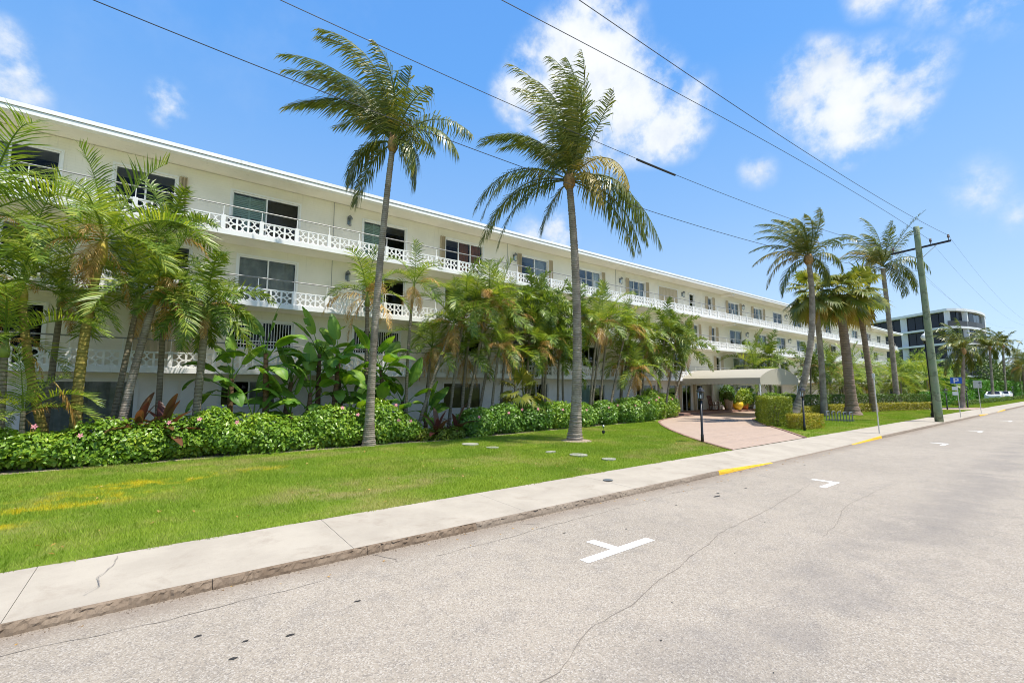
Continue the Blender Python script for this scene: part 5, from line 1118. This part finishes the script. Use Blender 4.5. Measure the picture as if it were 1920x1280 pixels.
for k, (x, y, r_, m_, lab) in enumerate([(41.6, 17.6, (1.5, .9, .95), 'hibiscus_leaf', 'bright green shrub behind the clipped hedge under the awning'), (44.6, 17.4, (1.6, .9, .9), 'hibiscus_leaf', 'bright green shrub beyond the awning post'), (92, 14.5, (5, 2, 2.6), 'far_hedge_leaf', 'large pale green bush before the curved building'), (103, 15.5, (5, 2, 3.4), 'clipped_dark', 'dark leafy bush behind the tall far hedge'), (117, 12.9, (5, 2, 4.2), 'clipped_dark', 'dark rounded tree mass at the street end')]):
    t = thing('leafy_bush', (x, y, .13), lab, 'shrub'); foliage(t, blob((x, y, r_[2] * .9), r_, 4500, 520 + k, .3, .9), .16 if k < 2 else .34, m_, 520 + k); stems(t, [(x, y)], r_[2] * 1.4, k)
struct_trees = [(135, 14), (150, 16), (165, 12), (185, 14), (210, 10), (240, 8), (160, 22), (200, 24)]
for k, (x, y) in enumerate(struct_trees):
    t = thing('street_tree', (x, y, .1), 'distant dark leafy tree at the end of the street', 'tree', 'leafy trees at the street end')
    MB().tube([(x, y, 0), (x + .3, y, 2), (x, y, 4)], [.3, .22, .15], 7).build('trunk', 'branch', t)
    o = foliage(t, blob((x, y, 4.5), (4.5, 3.5, 3.2), 3500, 560 + k, .35, .6), .5, 'clipped_dark', 560 + k); o.name = 'crown'
# bed under the awning: pots
def potted(x, y, prof, mat, label, leaf, lr, n, size):
    t = thing('potted_plant', (x, y, .30), label, 'potted plant'); MB().lathe(prof, 14, (x, y, .30)).build('pot', mat, t, True)
    foliage(t, blob((x, y, .30 + prof[-1][1] + lr[2] * .6), lr, n, int(x * 10), .3, 3, .5), size, leaf, int(x * 10)); stems(t, [(x, y)], .30 + prof[-1][1] + lr[2] * .8, 3)
potted(37.7, 19.35, [(.22, 0), (.30, .55), (.36, .85), (.38, .92)], 'pot_tan', 'tall tan pot with a dark leafy plant on the entrance step', 'clipped_dark', (.45, .45, .4), 700, .16)
potted(38.6, 19.9, [(.25, 0), (.33, .5), (.36, .6)], 'terracotta', 'terracotta pot with a tall dark shrub by the white screen wall', 'shrub_leaf', (.7, .6, 1.0), 1600, .17)
potted(39.1, 19.3, [(.2, 0), (.42, .25), (.45, .5), (.36, .68)], 'pot_yellow', 'round glazed yellow pot with a bright plant on the step', 'clipped_leaf', (.45, .4, .35), 600, .14)
potted(40.5, 19.4, [(.24, 0), (.36, .4), (.38, .55)], 'terracotta', 'orange clay pot with a pale green shrub on the step', 'hibiscus_leaf', (.75, .6, .8), 1500, .17)
potted(41.7, 19.5, [(.24, 0), (.34, .45), (.36, .6)], 'stone_pad', 'pale stone pot with a leafy shrub at the end of the step', 'shrub_leaf', (.7, .6, .8), 1400, .17)
# plant on the third storey balcony
t = thing('potted_plant', (43.9, 20.6, FL[2]), 'potted green plant standing on a balcony above the awning', 'potted plant'); MB().lathe([(.18, 0), (.24, .45)], 10, (43.9, 20.6, FL[2])).build('pot', 'white_paint', t)
foliage(t, blob((43.9, 20.6, FL[2] + .8), (.45, .35, .45), 500, 77, .3, 3, FL[2] + .3), .2, 'hibiscus_leaf', 77)

# ------------------------------------------------------------------ parked cars far down the street
def car(x, y, label):
    t = thing('parked_car', (x, y, .13), label, 'car'); L, Wd = 4.5, 1.8
    prof = [(-2.25, .35), (-2.25, .75), (-2.1, .95), (-1.2, 1.02), (-.6, 1.42), (.7, 1.45), (1.5, 1.05), (2.15, .95), (2.25, .7), (2.25, .35)]
    V = [(x + a, y - Wd / 2 + (.12 if b > 1.1 else 0), .13 + b) for a, b in prof] + [(x + a, y + Wd / 2 - (.12 if b > 1.1 else 0), .13 + b) for a, b in prof]; n = len(prof)
    MB().add(V, [tuple(range(n)), tuple(reversed(range(n, 2 * n)))] + [(i, (i + 1) % n, n + (i + 1) % n, n + i)[::-1] for i in range(n)]).build('body', 'car_white', t)
    for s in (-1, 1):
        yy = y + s * (Wd / 2 - .04); MB().add([(x - 1.05, yy + s * .03, 1.2), (x + .0, yy + s * .03, 1.2), (x + .0, yy - s * .05, 1.52), (x - .6, yy - s * .05, 1.52)], [(0, 1, 2, 3)]).build('side_window', 'tower_glass', t)
        MB().add([(x + .08, yy + s * .03, 1.2), (x + 1.3, yy + s * .03, 1.2), (x + .7, yy - s * .05, 1.53), (x + .08, yy - s * .05, 1.53)], [(0, 1, 2, 3)]).build('side_window', 'tower_glass', t)
        for dx in (-1.4, 1.4):
            w = MB().tube([(x + dx, yy - s * .1, .45), (x + dx, yy + s * .06, .45)], .32, 14).build('wheel', 'rubber', t); MB().tube([(x + dx, yy + s * .06, .45), (x + dx, yy + s * .08, .45)], .18, 10).build('rim', 'galv', w)
    MB().add([(x - 1.22, y - .7, 1.17), (x - 1.22, y + .7, 1.17), (x - .63, y + .62, 1.56), (x - .63, y - .62, 1.56)], [(0, 1, 2, 3)]).build('windscreen', 'tower_glass', t)
    for s in (-1, 1): MB().box(x - 2.29, x - 2.2, y + s * .6 - .18, y + s * .6 + .18, .8, .95).build('headlight', 'globe', t)
car(104.5, 10.9, 'white car parked behind the low far hedge beside a palm'); car(111.5, 10.6, 'white car parked beyond the distant lantern post')

# ------------------------------------------------------------------ grass
from mathutils.geometry import tessellate_polygon
def inside(P, poly):
    x, y = P[:, 0], P[:, 1]; r_ = np.zeros(len(P), bool); n = len(poly); j = n - 1
    for i in range(n):
        xi, yi = poly[i]; xj, yj = poly[j]
        c = ((yi > y) != (yj > y)) & (x < (xj - xi) * (y - yi) / (yj - yi + 1e-12) + xi); r_ ^= c; j = i
    return r_
def blades(n, box_, poly, hmean, wd, seed, dens=None):
    rd = np.random.default_rng(seed); P = np.stack([rd.uniform(box_[0], box_[1], n), rd.uniform(box_[2], box_[3], n)], 1)
    k = inside(P, poly)
    if dens is not None: k &= rd.random(n) < dens(P)
    P = P[k]; n = len(P); d = np.hypot(P[:, 0], P[:, 1])
    a = rd.uniform(0, 2 * np.pi, n); h = hmean * rd.uniform(.5, 1.35, n) * (.7 + .6 * vnoise(np.c_[P, np.zeros(n)], 1.1, 3)); w = wd * rd.uniform(.6, 1.3, n) * (.7 + d / 22)
    ln = rd.uniform(.15, .95, n) * h; b = rd.uniform(0, 2 * np.pi, n)
    z = np.full(n, .118); B = np.c_[P, z]; s = np.c_[np.cos(a) * w / 2, np.sin(a) * w / 2, np.zeros(n)]
    tip = B + np.c_[np.cos(b) * ln, np.sin(b) * ln, h]; V = np.stack([B - s, B + s, tip], 1).reshape(-1, 3)
    return V, np.arange(3 * n).reshape(-1, 3)
lp = [(-9, YP - .10)] + [(oa[0].x, YP - .10)] + [(p.x - .05, p.y) for p in oa[:14]] + [(oa[13].x, 17.2), (16, 16.6), (9.5, 16.05), (8, 15.95), (3, 16.2), (-9, 16.2)]
V, F = blades(640000, (-7, 24, YP - .10, 17.3), lp, .060, .0085, 1, lambda P: (P[:, 1] > YP - .09 * vnoise(np.c_[P, np.zeros(len(P))], 3.0, 8) ** 1.5) * np.clip(1.25 - np.hypot(P[:, 0], P[:, 1]) / 34, .3, 1) * (np.hypot(P[:, 0] - 12.95, P[:, 1] - 12.75) > .42))
tag(link('grass', npmesh('grass', V, F, 'grass_blades')), 'short coarse green grass of the front lawn', 'grass', kind='stuff')
ip = [(p.x, p.y) for p in ia]
V, F = blades(150000, (21, 59, YP, 15.4), ip, .055, .012, 2)
tag(link('grass', npmesh('grass', V, F, 'grass_blades')), 'short bright green grass on the palm island', 'grass', kind='stuff')
V, F = blades(90000, (59, 120, YP, 13), [(66.2, YP), (64, 9.8), (62, 12), (120, 12), (120, YP)], .06, .02, 3)
tag(link('grass', npmesh('grass', V, F, 'grass_blades')), 'short bright green grass of the far lawn', 'grass', kind='stuff')

# fallen leaves on the lawn, along the gutter and on the pavement
rd = np.random.default_rng(9); n = 260
P = np.c_[rd.uniform(-4, 20, n), rd.uniform(7.9, 15.8, n), np.full(n, .165)]; k = rd.random(n) < .3; P[k, 1] = rd.uniform(5.6, 6.1, k.sum()); P[k, 2] = .006
k = inside(P[:, :2], [(p.x, p.y) for p in oa[:20]] + [(30, YP)]); P[k, 2] = .15
V, F = leafcloud(P, np.tile(UP, (n, 1)), .075, 9, spread=.2, upb=1.0)
tag(link('fallen_leaves', npmesh('fallen_leaves', V, F, 'dead_leaf')), 'dry brown leaves scattered over the lawn and gutter', 'leaves', kind='stuff')
# chairs and a table on the balconies
def balcony_chair(x, y, z, rz, label):
    t = thing('balcony_chair', (x, y, z), label, 'chair'); c, s_ = math.cos(rz), math.sin(rz)
    def w(a, b, q): return (x + a * c - b * s_, y + a * s_ + b * c, z + q)
    MB().bar(w(-.22, 0, .43), w(.22, 0, .43), .44, .04).build('seat', 'iron_black', t)
    MB().bar(w(-.22, .22, .65), w(.22, .22, .65), .03, .42).build('backrest', 'iron_black', t)
    for a in (-.2, .2):
        for b in (-.2, .2): MB().bar(w(a, b, 0), w(a, b, .43 if b < 0 else .86), .035, .035).build('leg', 'iron_black', t)
for x, lv, lab in ((1.9, 3, 'dark chair on the top balcony by the teal louvred door'), (2.8, 3, 'dark chair on the top balcony before the screened door'), (3.9, 3, 'dark chair on the top balcony at the end of the screened door'), (42.8, 2, 'dark chair beside the potted plant on the balcony'), (44.6, 1, 'dark chair on the balcony just above the awning')):
    balcony_chair(x, 20.65, FL[lv], .4 * math.sin(x * 3), lab)
